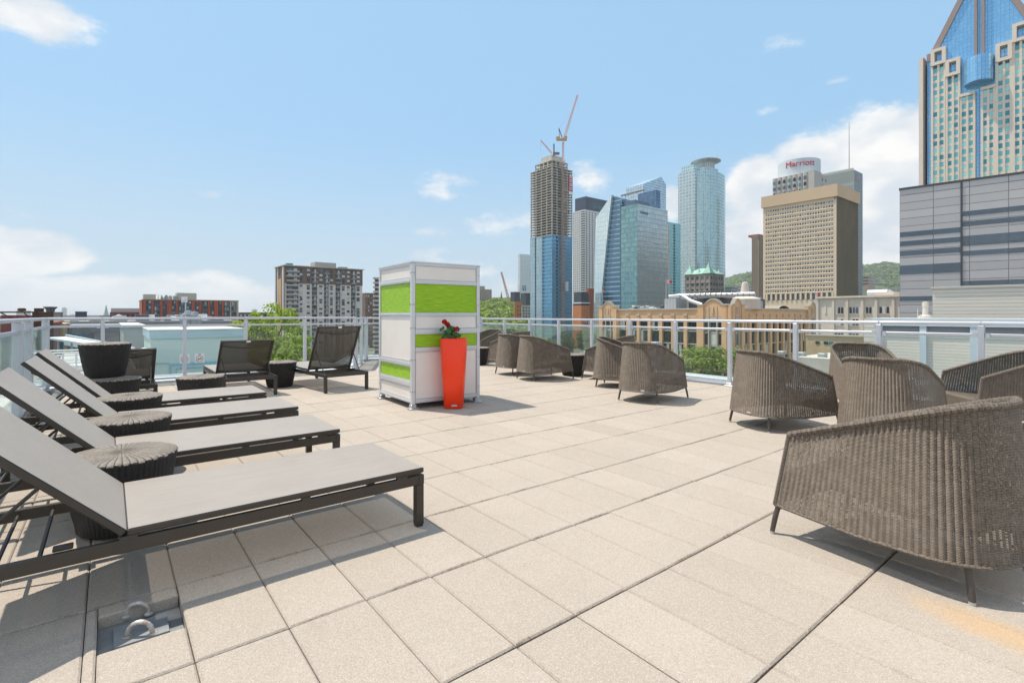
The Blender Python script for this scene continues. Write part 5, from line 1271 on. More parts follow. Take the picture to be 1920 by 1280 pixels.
fb(mb, 'L', 0, B.Wl + .3, H + .02, H + .5, -.4, .45); fb(mb, 'L', B.along('L', 1549.5), B.along('L', 1546), H - 4, H - 2, .02, .12)
mb.build('stone_trim', [M_WS], B.root); wins(B, cells, [GD, GD, GM, GL])
mb = MB(); mb.box(3, 14, B.along('L', 1668), B.along('L', 1635), H + .03, H + 1.4); mb.build('roof_house', [M_WS], B.root)
tk = P(1648, 553, 128); r = thing('roof_tank', 'silver horizontal tank on black supports on the off white stone roof', 'tank', (tk.x, 128, tk.z - .9), R(-50))
mb = MB(); mb.tube([(-2.3, 0, 1.3), (1.9, 0, 1.3)], 1.0, 16); mb.tube([(1.9, 0, 1.3), (3.2, 0, .9)], [1.0, .5], 12); mb.build('shell', [M_DUCT], r)
mb = MB(); 
for x in (-.8, .8): mb.tube([(x, -.3, 0), (x, -.3, .6)], .25, 8); mb.bbox(x - .45, x + .45, -.7, .3, -.15, .12, .05)
mb.build('supports', [M_PLK], r)
B = Bld('tan_brick_annex', 'low tan brick building with a row of small windows below the off white stone one', 'building', 1690, 92, 1511, 1720, 634)
body(B, mat('tan_annex', (.56, .42, .26), .85, vs=.2, col2=(.48, .35, .20))); mb = MB(); fb(mb, 'L', 0, B.Wl, B.H + .01, B.H + .3, -.3, .2); mb.build('coping', [M_STN], B.root)
wins(B, [('L', B.along('L', px), B.H - 1.35, .75, .55, .03) for px in (1533, 1548.5, 1558, 1584, 1612, 1640)], [GD, GD, GT])
B = Bld('low_pale_roof', 'low pale roof with small vents just beyond the railing between two armchairs', 'building', 1660, 60, 1490, 1740, 679)
body(B, mat('pale_roofing', (.55, .52, .47), .85, var=.15, vs=.5)); mb = MB()
for k in range(5): s_ = 2 + k * 2.6; mb.bbox(2, 3, s_, s_ + .9, B.H, B.H + .5, .05)
mb.build('roof_vents', [M_PLG], B.root)
# ---------------- beige office slab
Y0 = 262; B = Bld('beige_office_slab', 'beige office slab with hundreds of square windows under a wide blank band', 'skyscraper', 1568, Y0, 1431, 1609, 345)
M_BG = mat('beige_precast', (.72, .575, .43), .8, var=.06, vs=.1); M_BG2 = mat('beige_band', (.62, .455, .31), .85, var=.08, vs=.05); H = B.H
body(B, mat('slab_glass', (.16, .20, .24), .2, .4), .9, .9); 
mb = MB(); zb = B.z(368); mb.box(-.8, B.Wr + .8, -.8, B.Wl + .8, zb, H); mb.build('blank_band', [M_BG2], B.root)
mb = MB(); zl = B.z(548); NX, NZ = 27, 20; s0 = B.along('L', 1563) ; s1 = B.Wl - 1.2
lattice(mb, 'L', s0, s1, zl, zb - 1.4, NX, NZ, .72, .62, -.9, .0, vert=.16)
cw = (s1 - s0) / NX; chh = (zb - 1.4 - zl) / NZ
for j in range(NZ):
    z = zl + j * chh
    for i in range(NX):                                          # sloping sill block under each window
        x0, x1 = s0 + i * cw + cw * .15, s0 + (i + 1) * cw - cw * .15
        a = [Vector((-.9 + .0, x0, z + chh * .42)), Vector((-.9 + .0, x1, z + chh * .42)), Vector((-.5, x1, z + chh * .12)), Vector((-.5, x0, z + chh * .12))]
        mb.face([Vector((.24, x0, z + chh * .40)), Vector((-.28, x0, z + chh * .2)), Vector((-.28, x1, z + chh * .2)), Vector((.24, x1, z + chh * .40))])
fb(mb, 'L', 0, s0, 0, zb - 1.4, -.9, .1); fb(mb, 'L', s1, B.Wl, 0, zb - 1.4, -.9, .1); fb(mb, 'L', 0, B.Wl, zb - 1.4, zb - .01, -.9, -.2); fb(mb, 'L', s0, s1, 0, zl - 3.5, -.9, -.1)
mb.build('precast_grid', [M_BG], B.root)
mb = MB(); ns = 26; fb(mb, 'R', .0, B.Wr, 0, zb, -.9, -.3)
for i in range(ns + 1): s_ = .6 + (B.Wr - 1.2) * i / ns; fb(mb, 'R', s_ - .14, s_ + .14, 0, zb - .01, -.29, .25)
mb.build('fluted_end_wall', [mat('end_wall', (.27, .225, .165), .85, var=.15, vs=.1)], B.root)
mb = MB()
for i in range(14): fb(mb, 'L', s0 + i * cw * 2, s0 + i * cw * 2 + .9, zl - 3.4, zl, -.89, .3)
mb.build('ground_columns', [M_BG], B.root)
gp_ = [mat('pane_blue', (.17, .27, .38), .1, .55), mat('pane_grey', (.24, .28, .31), .12, .5), mat('pane_pale', (.40, .43, .44), .3, .2), mat('pane_dim', (.10, .12, .14), .15, .4)]
wins(B, [(f, s_, z, w, h, o) for (f, s_, z, w, h, o) in grid_cells('L', s0, s1, zl, zb - 1.4, NX, NZ, .70, .62, -.30, .0)], gp_, th=.1)
# ---------------- hotel with round sign drum
B = Bld('hotel_tower', 'grey hotel tower of stacked arched windows topped by a white drum with a red word', 'skyscraper', 1527, 340, 1448, 1553, 320)
M_HT = mat('hotel_precast', (.50, .46, .42), .8, var=.08, vs=.2); H = B.H; body(B, M_HT, .5, .5)
mb = MB(); n = 7; sA = B.along('L', 1515); sB = B.Wl; cw = (sB - sA) / n
for i in range(n):
    c_ = sA + cw * (i + .5)
    for k in range(8):
        a0, a1 = math.pi * k / 8, math.pi * (k + 1) / 8
        mb.face([(.5 - 1.0 * math.sin(a0), c_ - cw / 2 * math.cos(a0), 0), (.5 - 1.0 * math.sin(a1), c_ - cw / 2 * math.cos(a1), 0), (.5 - 1.0 * math.sin(a1), c_ - cw / 2 * math.cos(a1), H), (.5 - 1.0 * math.sin(a0), c_ - cw / 2 * math.cos(a0), H)][::-1], sm=True)
        mb.face([(.5, c_, H), (.5 - 1.0 * math.sin(a0), c_ - cw / 2 * math.cos(a0), H), (.5 - 1.0 * math.sin(a1), c_ - cw / 2 * math.cos(a1), H)])
mb.box(-.3, 12, 0, sA - .3, 0, H + .6); mb.build('bay_columns', [M_HT], B.root)
GA = [GD, GT, GM]
def arch_win(B, face, s_, z, w, h, mt, o=.56):
    key = ('arch', round(w, 1), round(h, 1), mt.name)
    if key not in WM:
        mb = MB(); pts = [(-w / 2, -h / 2), (w / 2, -h / 2)] + [(w / 2 * math.cos(math.pi * k / 8), -h / 2 + h * .45 + h * .55 * math.sin(math.pi * k / 8)) for k in range(9)]
        mb.face([(x, -.08, z_) for x, z_ in pts]); mb.face([(x, .08, z_) for x, z_ in pts][::-1])
        for i in range(len(pts)): a, c = pts[i], pts[(i + 1) % len(pts)]; mb.face([(a[0], -.08, a[1]), (a[0], .08, a[1]), (c[0], .08, c[1]), (c[0], -.08, c[1])])
        q = mb.build('window', [mt]); WM[key] = q.data; bpy.data.objects.remove(q)
    ob = link('window', WM[key], B.root)
    if face == 'L': ob.location = (-o, s_, z); ob.rotation_euler.z = -math.pi / 2
    else: ob.location = (s_, -o, z)
for j in range(4):
    for i in range(n): arch_win(B, 'L', sA + cw * (i + .5), H - 3.3 - j * 4.2, cw * .52, 2.5, rc.choice(GA))
for j in range(4):
    for i in range(4): arch_win(B, 'R', B.Wr * (i + .5) / 4, H - 3.3 - j * 4.2, 1.5, 2.2, rc.choice(GA), -.46)
dr = thing('sign_drum', 'white drum on the hotel roof carrying the red word', 'rooftop sign', P(1498, 320, 362).to_tuple(), 0)
dr.location.z = B.z(320) + GZ + .1; R_ = 35 / F * 362; Hd = 25 / F * 362 + 2
mb = MB(); mb.lathe([(R_, 0), (R_, Hd), (R_ - .6, Hd + .2), (R_ - .6, Hd - .2), (0, Hd - .3)], 48); mb.build('drum', [mat('drum_white', (.60, .66, .70), .5, var=.05)], dr)
text('Marriott', 5.6, mat('letter_red', (.55, .01, .02), .5), 'lettering', dr, (-R_ * math.sin(R(26)) * 1.012, -R_ * math.cos(R(26)) * 1.012, Hd - 5.3), (R(90), 0, R(-26)), .12, bend=R_)
# ---------------- dark slab with antenna, brown tower
B = Bld('dark_office_tower', 'dark ribbed office tower with a tall thin antenna behind the beige slab', 'skyscraper', 1601, 600, 1540, 1617.5, 318)
body(B, curtain('slate_curtain', (.22, .30, .33), (.11, .13, .14), 2.0, 3.8, .5, .15, glass2=(.13, .19, .22), metal=.4))
mb = MB(); ns = 44
for i in range(ns + 1): s_ = B.Wl * i / ns; fb(mb, 'L', s_ - .22, s_ + .22, 0, B.H, .01, .8)
for z in (B.H - 18, B.H - 1.0, B.H - 60): fb(mb, 'L', 0, B.Wl, z, z + 3, .02, .6)
mb.build('ribs', [mat('rib_stone', (.42, .45, .42), .7)], B.root)
mb = MB(); m0 = Vector((B.Wr * .3, B.along('L', 1587), B.H)); mb.tube([m0, m0 + Vector((0, 0, 60))], [.6, .3], 6); mb.build('antenna', [mat('antenna', (.5, .38, .38), .5)], B.root)
mb = MB(); k = B.along('R', 1606); fb(mb, 'R', k - 1.8, k + 1.8, B.H - 13, B.H - 6, .05, .3); mb.build('red_emblem', [mat('emblem_red', (.55, .12, .12), .5)], B.root)
B = Bld('brown_tower', 'narrow brown concrete tower partly hidden behind the left of the beige slab', 'skyscraper', 1421, 470, 1409.5, 1450, 441)
body(B, mat('brown_concrete', (.24, .185, .145), .8, var=.1, vs=.1)); mb = MB(); lattice(mb, 'R', 0, B.Wr, B.z(600), B.H - 4, 7, 42, .5, .5, .01, .9); mb.build('brown_grid', [mat('brown_grid', (.30, .235, .175), .8)], B.root)
mb = MB(); fb(mb, 'R', 0, B.Wr, B.z(600), B.H - 4, .004, .03); mb.build('window_bands', [GD], B.root)
mb = MB(); mb.box(6, 18, 2, 12, B.H + .01, B.H + 2); mb.build('red_roof_house', [mat('rr', (.4, .1, .07), .7)], B.root)
# buildings at the foot of the hill
for (pc_, Y, pl_, pr__, pt, col, lb) in ((1372, 620, 1360, 1384, 537, (.40, .42, .43), 'low grey office with blue windows right of the old stone building'), (1395, 700, 1384, 1410, 535, (.56, .54, .5), 'low pale office at the foot of the wooded hill'),
        (1628, 640, 1616, 1642, 517, (.50, .40, .32), 'pinkish apartment block at the foot of the hill right of the dark tower'), (1668, 640, 1642, 1690, 541, (.52, .44, .38), 'long low pinkish block under the hill beside the grey building'),
        (1652, 560, 1630, 1688, 547, (.30, .16, .12), 'dark red low block under the hill in front of the pinkish one')):
    B = Bld('hillside_building', lb, 'building', pc_, Y, pl_, pr__, pt, group='buildings at the foot of the hill'); body(B, mat('hb', col, .85, var=.12, vs=.1)); wins(B, grid_cells('L', 0, B.Wl, B.H - 12, B.H, 6, 3, .6, .45, .03) + grid_cells('R', 0, B.Wr, B.H - 12, B.H, 5, 3, .6, .45, .03), [GD, GM, GB], th=.2)
B = Bld('copper_roof_hall', 'hall with a pale green copper roof behind the silver roof tank', 'building', 1640, 300, 1617, 1690, 553)
body(B, M_ST); mb = MB(); mb.tube([(B.Wr * .5, 0, B.H - 1), (B.Wr * .5, B.Wl, B.H - 1)], 3.4, 16); mb.box(0, B.Wr, 0, B.Wl, B.H + .01, B.H + 2.2); mb.build('copper_roof', [M_CU], B.root)
# ---------------- grey panelled block, cream shed and the gabled glass skyscraper
Y0 = 78; B = Bld('grey_panel_block', 'large windowless grey metal panelled block with blue horizontal glass bands', 'building', 2300, 46, 1687, 2400, 325)
# recompute so the left face passes through its two measured columns
Lg = P(1687, 357, 90); Rg = P(1920, 325, 79.3); dg = (Rg - Lg); dg.z = 0; gg = math.atan2(dg.y, dg.x)
B.root.location = (Lg.x, Lg.y, GZ); B.root.rotation_euler.z = gg; Hg = Lg.z - GZ; L2 = 45
M_GP = curtain('grey_panels', (.52, .49, .49), (.2, .19, .2), 4.6, 1.38, .05, .42, glass2=(.45, .425, .43), metal=.35, wob=.004); M_GBAND = curtain('band_glass', (.13, .16, .19), (.10, .11, .13), 4.6, 3, .05, .15, glass2=(.11, .13, .155), metal=.55, wob=.02)
mb = MB(); mb.box(0, L2, 0, 30, 0, Hg); mb.build('panel_walls', [M_GP], B.root)
def zg(py): return CH + (HY - py) / F * 90 - GZ
def sg_at(px): t_ = tt(px); X, Y = Lg.x, Lg.y; c_, s_ = math.cos(gg), math.sin(gg); return (t_ * Y - X) / (c_ - t_ * s_)
sj = sg_at(1803)
mb = MB()
for (a, c) in ((436, 445), (453, 462), (471, 480), (498, 515), (556, 564)): mb.box(.01, sj - .15, -.05, .1, zg(c), zg(a))
Yj = 90 + math.sin(gg) * sj
def zj(py): return CH + (HY - py) / F * Yj - GZ
for (a, c) in ((397, 406), (416, 425), (443, 461), (471, 480), (527, 536)): mb.box(sj + .15, L2, -.05, .1, zj(c), zj(a))
mb.build('glass_band', [M_GBAND], B.root)
mb = MB(); mb.box(sj - .14, sj + .14, -.12, .1, zj(537), Hg); mb.box(-.1, L2 + .1, -.15, 30, Hg + .003, Hg + .35); mb.build('dark_trim', [M_PLK], B.root)
Cl = P(1748, 541, 62); r = thing('cream_shed', 'cream ribbed metal rooftop shed in front of the grey panelled block', 'shed', (Cl.x, Cl.y, GZ), R(-42))
M_CRM = curtain('cream_ribs', (.76, .70, .62), (.46, .43, .39), 400, .42, .03, .5, var=.04, metal=0, wob=.01)
Hs = Cl.z - GZ; mb = MB(); mb.box(0, 30, 0, 14, 0, Hs); mb.build('ribbed_walls', [M_CRM], r)
mb = MB(); mb.box(-.15, 30.1, -.15, 14, Hs + .003, Hs + .22); mb.build('roof_edge', [mat('cream_edge', (.62, .59, .54), .6)], r)
mb = MB(); 
for x in (11.5, 13.2): mb.tube([(x, -.7, Hs - 4.6), (x, -.7, Hs - 1.2)], .06, 5)
for k in range(8): mb.tube([(11.5, -.7, Hs - 4.4 + k * .42), (13.2, -.7, Hs - 4.4 + k * .42)], .035, 4)
mb.build('ladder', [M_DUCT], r)
vt = P(1735, 594, 50); r = thing('roof_vent', 'small cream vent pipe with a round cap in front of the grey panelled block', 'vent', (vt.x, 50, vt.z - .5)); 
mb = MB(); mb.lathe([(.55, 0), (.55, .6), (.25, .7), (.22, 1.5), (.26, 1.5), (.26, 1.95), (.0, 2.0)], 16); mb.tube([(-.75, 0, 0), (-.75, 0, 1.3)], .03, 5); mb.build('pipe', [mat('vent_cream', (.56, .53, .48), .6)], r)
rf = thing('neighbour_roof', 'low cream rooftop wall under the vent pipe behind the louvred enclosure', 'building', (P(1640, 596, 46).x - 1, 46, GZ), R(-45)); mb = MB(); mb.box(0, 45, 0, 9, 0, P(1640, 596.5, 46).z - GZ); mb.build('walls', [M_CRM], rf)
# skyscraper
Yt = 262; Tl = P(1748, 100, Yt); th_ = R(-50); r = thing('gabled_skyscraper', 'huge blue glass and cream stone skyscraper with a pointed gable, at the right edge', 'skyscraper', (Tl.x, Tl.y, GZ), th_)
X0, Y00 = Tl.x, Tl.y; cs_, sn_ = math.cos(th_), math.sin(th_)
def st_at(px): t_ = tt(px); return (t_ * Y00 - X0) / (cs_ - t_ * sn_)
def zt_at(px, py): s_ = st_at(px); Y = Y00 + sn_ * s_; return CH + (HY - py) / F * Y - GZ
M_TG = curtain('sky_blue_curtain', (.28, .56, .82), (.12, .32, .52), 1.5, 1.95, .10, .08, glass2=(.24, .51, .78), metal=.55, wob=.004)
M_CRS = mat('cream_granite', (.74, .63, .54), .75, var=.06, vs=.1); M_BRN = mat('brown_granite', (.32, .235, .215), .6, var=.1)
Wt = 62; xm = st_at(1838); 
zs = zt_at(1745, 118)
def prismface(mb, poly, y0, y1, mi=0):
    a = [Vector((x, y0, z)) for x, z in poly]; b_ = [Vector((x, y1, z)) for x, z in poly]; mb.face(a, mi); mb.face(b_[::-1], mi)
    for i in range(len(a)): j = (i + 1) % len(a); mb.face([a[j], a[i], b_[i], b_[j]], mi)
peak = (xm + 1.0, zt_at(1838, -85)); lo_l = (st_at(1745), zt_at(1745, 105)); lo_r = (2 * xm - lo_l[0], lo_l[1])
mb = MB(); prismface(mb, [(st_at(1739), 0), (2 * xm - st_at(1739), 0), (lo_r[0], lo_r[1]), (peak[0], peak[1]), (lo_l[0], lo_l[1]), (st_at(1739), zt_at(1739, 110))], 0, 42); mb.build('glass_core', [M_TG], r)
mb = MB(); e = 3.0
for a, c in ((lo_l, peak), (lo_r, peak)):
    sgx = 1 if a is lo_l else -1
    q = [(a[0] - sgx * .5, a[1]), (a[0] + sgx * 2.3, a[1]), (c[0], c[1] - 4.0), (c[0], c[1] + 1.0)]
    prismface(mb, q if sgx > 0 else q[::-1], -.8, -.02)
    prismface(mb, [(a[0] - sgx * .5, a[1]), (a[0], a[1]), (c[0], c[1]), (c[0], c[1] + 1.2)] if sgx > 0 else [(c[0], c[1] + 1.2), (c[0], c[1]), (a[0], a[1]), (a[0] - sgx * .5, a[1])], 0, 42)
for px in (1830, 1844): x = st_at(px); mb.box(x - .55, x + .55, -1.4, -.02, zt_at(px, 122), zt_at(px, -80))
mb.build('gable_trim', [M_BRN], r)
mb = MB(); mb.box(st_at(1725), st_at(1733), -2.5, 12, 0, zt_at(1728, 112)); 
def frame(px0, px1, py0, py1):
    x0, x1 = st_at(px0), st_at(px1); z1, z0 = zt_at(px0, py0), zt_at(px0, py1); w = 1.5
    mb.box(x0, x0 + w, -2.6, -.1, z0, z1); mb.box(x1 - w, x1, -2.6, -.1, z0, z1); mb.box(x0 + w, x1 - w, -2.6, -.1, z1 - w, z1 - .01); mb.box(x0 + w, x1 - w, -2.6, -.1, z0 + .01, z0 + w)
steps = [(1747, 1775, 98, 128, 450), (1774, 1802, 117, 148, 0), (1800, 1830, 180, None, 0), (1840, 1868, 167, None, 0), (1868, 1899, 87, 121, 0), (1899, 1931, 50, 84, 0), (1931, 1964, 87, 121, 0), (1964, 1996, 150, None, 0)]
ac = []
for (p0_, p1_, py0, py1, _) in steps:
    x0, x1 = st_at(p0_), st_at(p1_); 
    if py1: frame(p0_, p1_, py0, py1); ztp = zt_at(p0_, py1)
    else: ztp = zt_at(p0_, py0); mb.box(x0, x1, -2.4, -.1, ztp - 1.4, ztp)
    base = zt_at(p0_, 420)
    for k in range(3): x = x0 + (x1 - x0 - .9) * k / 2; mb.box(x, x + .9, -1.95, -.1, base, ztp - .02 - (1.4 if not py1 else 0))
    nfl = int((ztp - base) / 3.72)
    for j in range(nfl):
        z = ztp - 1.5 - (j + 1) * 3.72
        if z < base: break
        for k in range(2): xa = x0 + (x1 - x0 - .9) * k / 2 + .9; xb = x0 + (x1 - x0 - .9) * (k + 1) / 2; mb.box(xa, xb, -1.6, -.1, z, z + 1.45); ac.append(('R', (xa + xb) / 2, z + 1.45 + 1.13, (xb - xa) * .98, 2.22, 1.5))
mb.build('granite_grid', [M_CRS], r)
mb = MB(); mb.box(st_at(1733.2), st_at(1735), -2.2, 10, 0, zt_at(1734, 112)); mb.box(lo_l[0] - 1.5, lo_l[0] + 2.5, -.7, -.05, lo_l[1] - 3, lo_l[1] + 1); mb.build('brown_reveal', [M_BRN], r)
class _B: root = r
ac.sort(key=lambda c: (c[1] > st_at(1935), -c[2])); GT2 = mat('teal_pane', (.14, .46, .46), .12, .5); GT3 = mat('pale_teal_pane', (.32, .68, .62), .15, .3); GT4 = mat('deep_teal_pane', (.05, .26, .30), .12, .5)
wins(_B, ac, [GT2, GT2, GT3, GT4], th=.1)
mb = MB(); xb0, xb1 = st_at(1809), st_at(1864); n = 14; zb1, zb0 = zt_at(1836, 112), zt_at(1836, 158); pl_ = [(xb0 + (xb1 - xb0) * k / n, -2.4 - 4.5 * math.sin(math.pi * k / n) ** .7) for k in range(n + 1)]
L0 = 0
for k in range(n):
    a, c = pl_[k], pl_[k + 1]; L1 = L0 + math.hypot(c[0] - a[0], c[1] - a[1]); mb.face([(*a, zb0), (*c, zb0), (*c, zb1), (*a, zb1)], 0, [(L0, zb0), (L1, zb0), (L1, zb1), (L0, zb1)], True); L0 = L1
mb.face([(*p, zb1) for p in pl_] + [(xb1, -.1, zb1), (xb0, -.1, zb1)]); mb.face([(*p, zb0) for p in pl_[::-1]] + [(xb0, -.1, zb0), (xb1, -.1, zb0)])
mb.face([(xb0, -.1, zb0), (*pl_[0], zb0), (*pl_[0], zb1), (xb0, -.1, zb1)]); mb.build('bow_window', [M_TG], r)
# ================================================================ left of the cabin
B = Bld('apartment_tower', 'tall apartment tower, brown brick above and pale concrete below, with balconies', 'apartment block', 533, 290, 517, 680, 498)
M_AB = mat('apt_brown', (.19, .12, .09), .85, var=.1, vs=.2); M_AG = mat('apt_grey', (.64, .59, .56), .8, var=.08, vs=.1); M_AO = mat('apt_ochre', (.58, .34, .17), .8); M_AD = mat('apt_dark', (.06, .07, .10), .6)
H = B.H; zmid = B.z(530); fh_ = 2.68; body(B, M_AG, .6, .6, zt=H - .1); mb = MB()
mb.box(.3, B.Wr + .1, .3, B.Wl, zmid, H - .11); fb(mb, 'L', B.Wl * .25, B.Wl * .35, 0, H - .2, -.3, .1); mb.build('brown_upper_walls', [M_AB], B.root)
# columns of the long face: (start, end, kind) in fractions
xs = lambda px: B.along('R', px)
sp_ = MB(); bal = MB(); dk_ = MB(); cells = []; NFL = 19
colsA = [(562, 567.5), (575.5, 581.5), (599, 605), (619.5, 624.5), (641.5, 647), (651, 656), (669, 675)]
for j in range(NFL):
    z = H - .9 - (j + 1) * fh_
    for (a, c) in colsA:
        x0, x1 = xs(a), xs(c); cells.append(('R', (x0 + x1) / 2, z + 1.75, (x1 - x0) * .92, 1.35, -.25 + .02 if z > zmid - 1 else -.55)); 
        o = -.29 if z > zmid - 1 else -.59
        if (j < 4) or (j > 5 and rc.random() < .7): fb(dk_, 'R', x0, x1, z, z + 1.0, o, o + .04)
    for (a, c) in ((585.5, 595), (608.5, 616.5), (630, 638.5), (659, 667)):
        x0, x1 = xs(a), xs(c); fb(dk_, 'R', x0, x1, z + .15, z + fh_, -.58 if z < zmid - 1 else -.28, -.54 if z < zmid - 1 else -.24)
        fb(bal, 'R', x0 - .1, x1 + .1, z - .12, z + .06, -.5, 1.1); 
        for k in range(9): fb(bal, 'R', x0 + (x1 - x0) * k / 8 - .04, x0 + (x1 - x0) * k / 8 + .04, z + .07, z + 1.05, 1.0, 1.08)
        cells.append(('R', x0 + (x1 - x0) * .6, z + 1.4, (x1 - x0) * .35, 1.9, -.48 if z < zmid - 1 else -.18))
    x0, x1 = xs(536), xs(560); fb(dk_, 'R', x0 + .5, x1, z + .15, z + fh_, -.27 if z > zmid - 1 else -.57, -.2 if z > zmid - 1 else -.5); fb(bal, 'R', x0, x1 + .2, z - .12, z + .06, -.5, 1.6); fb(bal, 'R', x0, x1 + .2, z + .35, z + .95, 1.52, 1.6)
    cells.append(('R', x0 + (x1 - x0) * .35, z + 1.6, 2.2, 1.5, -.15 if z > zmid - 1 else -.44)); cells.append(('R', x0 + (x1 - x0) * .75, z + 1.6, 2.0, 1.5, -.15 if z > zmid - 1 else -.44))
dk_.build('dark_infill_panels', [M_AD], B.root); bal.build('balconies', [mat('balcony_grey', (.50, .45, .42), .7)], B.root)
cells.sort(key=lambda c: -c[2]); wins(B, cells, [GM, GL, GL, GD, mat('sky_pane', (.35, .42, .46), .2, .3)], th=.08)
mb = MB(); fb(mb, 'L', B.Wl * .32, B.Wl * .68, zmid - 30, H - 7, .12, .2); mb.build('ochre_strip', [M_AO], B.root)
mb = MB(); fb(mb, 'L', B.Wl * .05, B.Wl * .17, 0, H - .2, -.3, .4); fb(mb, 'L', B.Wl * .9, B.Wl, 0, H - .2, -.3, .5); fb(mb, 'L', B.Wl * .72, B.Wl * .80, 0, H - .2, -.3, .12); mb.build('pale_fins', [M_AG], B.root)
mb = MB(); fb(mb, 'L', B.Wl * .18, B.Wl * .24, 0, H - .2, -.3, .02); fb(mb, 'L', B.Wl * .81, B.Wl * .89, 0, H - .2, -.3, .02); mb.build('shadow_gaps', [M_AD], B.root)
mb = MB(); mb.box(-.7, B.Wr + .8, -.7, B.Wl + .6, H + .003, H + .5); mb.build('roof_slab', [mat('roof_pale', (.45, .42, .38), .8)], B.root)
mb = MB(); mb.box(xs(593), xs(633), 2.5, 11, H + .51, B.z(490) + 1.1); mb.build('roof_house', [mat('penthouse', (.36, .345, .33), .8, var=.08)], B.root)
mb = MB(); mb.box(xs(541), xs(552), 3, 7, H + .51, H + 1.9); mb.box(xs(640), xs(655), 3, 7, H + .51, H + 1.5); mb.build('green_roof_units', [mat('unit_green', (.10, .22, .22), .6)], B.root)
B = Bld('brown_apartment_block', 'dark brown apartment block right of the tall apartment tower', 'apartment block', 685, 420, 679, 706, 549)
body(B, M_AB); wins(B, grid_cells('R', 0, B.Wr, B.z(660), B.H - 1, 5, 16, .4, .5, .03), [GL, GM, GD, GD], th=.2)
B = Bld('balcony_tower', 'thin tower of stacked white balconies left of the green cabin', 'apartment block', 703.5, 330, 702.5, 730, 520)
body(B, mat('bt_dark', (.10, .10, .11), .7)); mb = MB()
for j in range(26): z = B.H - 2.9 * j; fb(mb, 'R', -1, B.Wr, z - 1.25, z, .02, 1.5); fb(mb, 'L', -1, B.Wl, z - 1.25, z, .02, 1.2)
mb.build('white_balconies', [mat('bt_white', (.50, .47, .43), .8)], B.root)
# red apartment block
B = Bld('red_apartment_block', 'long red brick apartment block with dark window bays and two beige roof houses', 'apartment block', 269, 254, 260.5, 447, 561.5)
M_RA = mat('apt_red', (.38, .085, .045), .85, var=.12, vs=.2); H = B.H; body(B, mat('apt_slate', (.07, .08, .115), .6), .5, .5); mb = MB(); xs = lambda px: B.along('R', px)
reds = [(269, 273.2), (284, 288), (300, 305), (313.5, 322), (330, 334), (346, 349), (359.5, 365), (373, 377.5), (389.5, 394), (401, 409), (416, 420)]
for a, c in reds: fb(mb, 'R', xs(a), xs(c), 0, H, -.5, .3)
fb(mb, 'R', xs(420) , xs(446), 0, H - 17, -.5, .28); fb(mb, 'R', 0, xs(431), H - .55, H - .02, -.5, .22); fb(mb, 'L', B.Wl * .2, B.Wl * .8, 0, H, -.5, .2); mb.build('red_brick_piers', [M_RA], B.root)
mb = MB(); fb(mb, 'R', xs(431), xs(433.5), 0, H, -.5, .3); fb(mb, 'R', xs(443.5), xs(447), 0, H, -.5, .3)
for j in range(8): fb(mb, 'R', xs(433.6), xs(443.4), H - 2.8 * j - .5, H - 2.8 * j, -.5, .25)
mb.box(-.3, B.Wr + .3, -.5, B.Wl, H + .003, H + .3); mb.build('beige_trim', [mat('apt_beige', (.42, .38, .32), .8)], B.root)
cells = []; mb = MB()
for j in range(8):
    z = H - 2.8 * (j + 1)
    for (a, c) in ((273.5, 283.5), (305.5, 313), (322.5, 329.5), (349.5, 359), (365.5, 372.5), (394.5, 400.5), (409.5, 415.5)): 
        x0, x1 = xs(a), xs(c); cells += [('R', x0 + (x1 - x0) * q, z + 1.75, (x1 - x0) * .44, 1.25, -.42) for q in (.27, .74)]
    for (a, c) in ((288.3, 299.7), (334.3, 345.7), (377.8, 389.2), (420.3, 430.7), (433.8, 443.2)):
        x0, x1 = xs(a), xs(c); cells += [('R', x0 + (x1 - x0) * q, z + 1.3, (x1 - x0) * .3, 1.9, -.42) for q in (.3, .7)]; fb(mb, 'R', x0, x1, z - .1, z + .08, -.45, .9); fb(mb, 'R', x0, x1, z + .85, z + .95, .8, .9)
mb.build('balconies', [mat('bal_rail', (.30, .26, .24), .7)], B.root); wins(B, cells, [GM, GL, GD, GD, mat('teal_dull', (.20, .33, .36), .2, .3)], th=.1)
mb = MB(); mb.box(xs(270), xs(293), 3, 12, H + .31, B.z(551)); mb.box(xs(333), xs(370), 3, 12, H + .31, B.z(547)); mb.build('beige_roof_houses', [mat('rh_beige', (.40, .385, .33), .8, var=.06)], B.root)
mb = MB()
for k in range(26): x = xs(294) + (xs(331) - xs(294)) * rc.random(); mb.box(x, x + rc.uniform(.3, 1.1), 3, 5, H + .31, H + rc.uniform(1, 2.6), rc.randrange(2))
mb.build('roof_clutter', [M_PLG, M_WHITE], B.root)
B = Bld('brick_row', 'low dark red brick block with a pale roof line, left of the red apartment block', 'building', 206, 300, 203, 262, 585)
body(B, mat('row_red', (.20, .05, .035), .85)); mb = MB(); mb.box(.5, B.Wr, 4, B.Wl + 8, B.H, B.z(577.5)); mb.build('pale_attic', [mat('attic', (.42, .43, .42), .7)], B.root)
wins(B, grid_cells('R', 0, B.Wr, B.H - 7, B.H - .5, 6, 2, .5, .55, .03), [GD, GM, GM], th=.2)
B = Bld('brown_row', 'low dark building with pale window row between the red block and the bright tree', 'building', 448, 330, 447, 522, 585.5)
body(B, mat('row_brown', (.13, .10, .09), .85)); wins(B, grid_cells('R', 0, B.Wr, B.H - 9, B.H - .6, 10, 3, .45, .5, .03), [GL, GM, GD], th=.2)
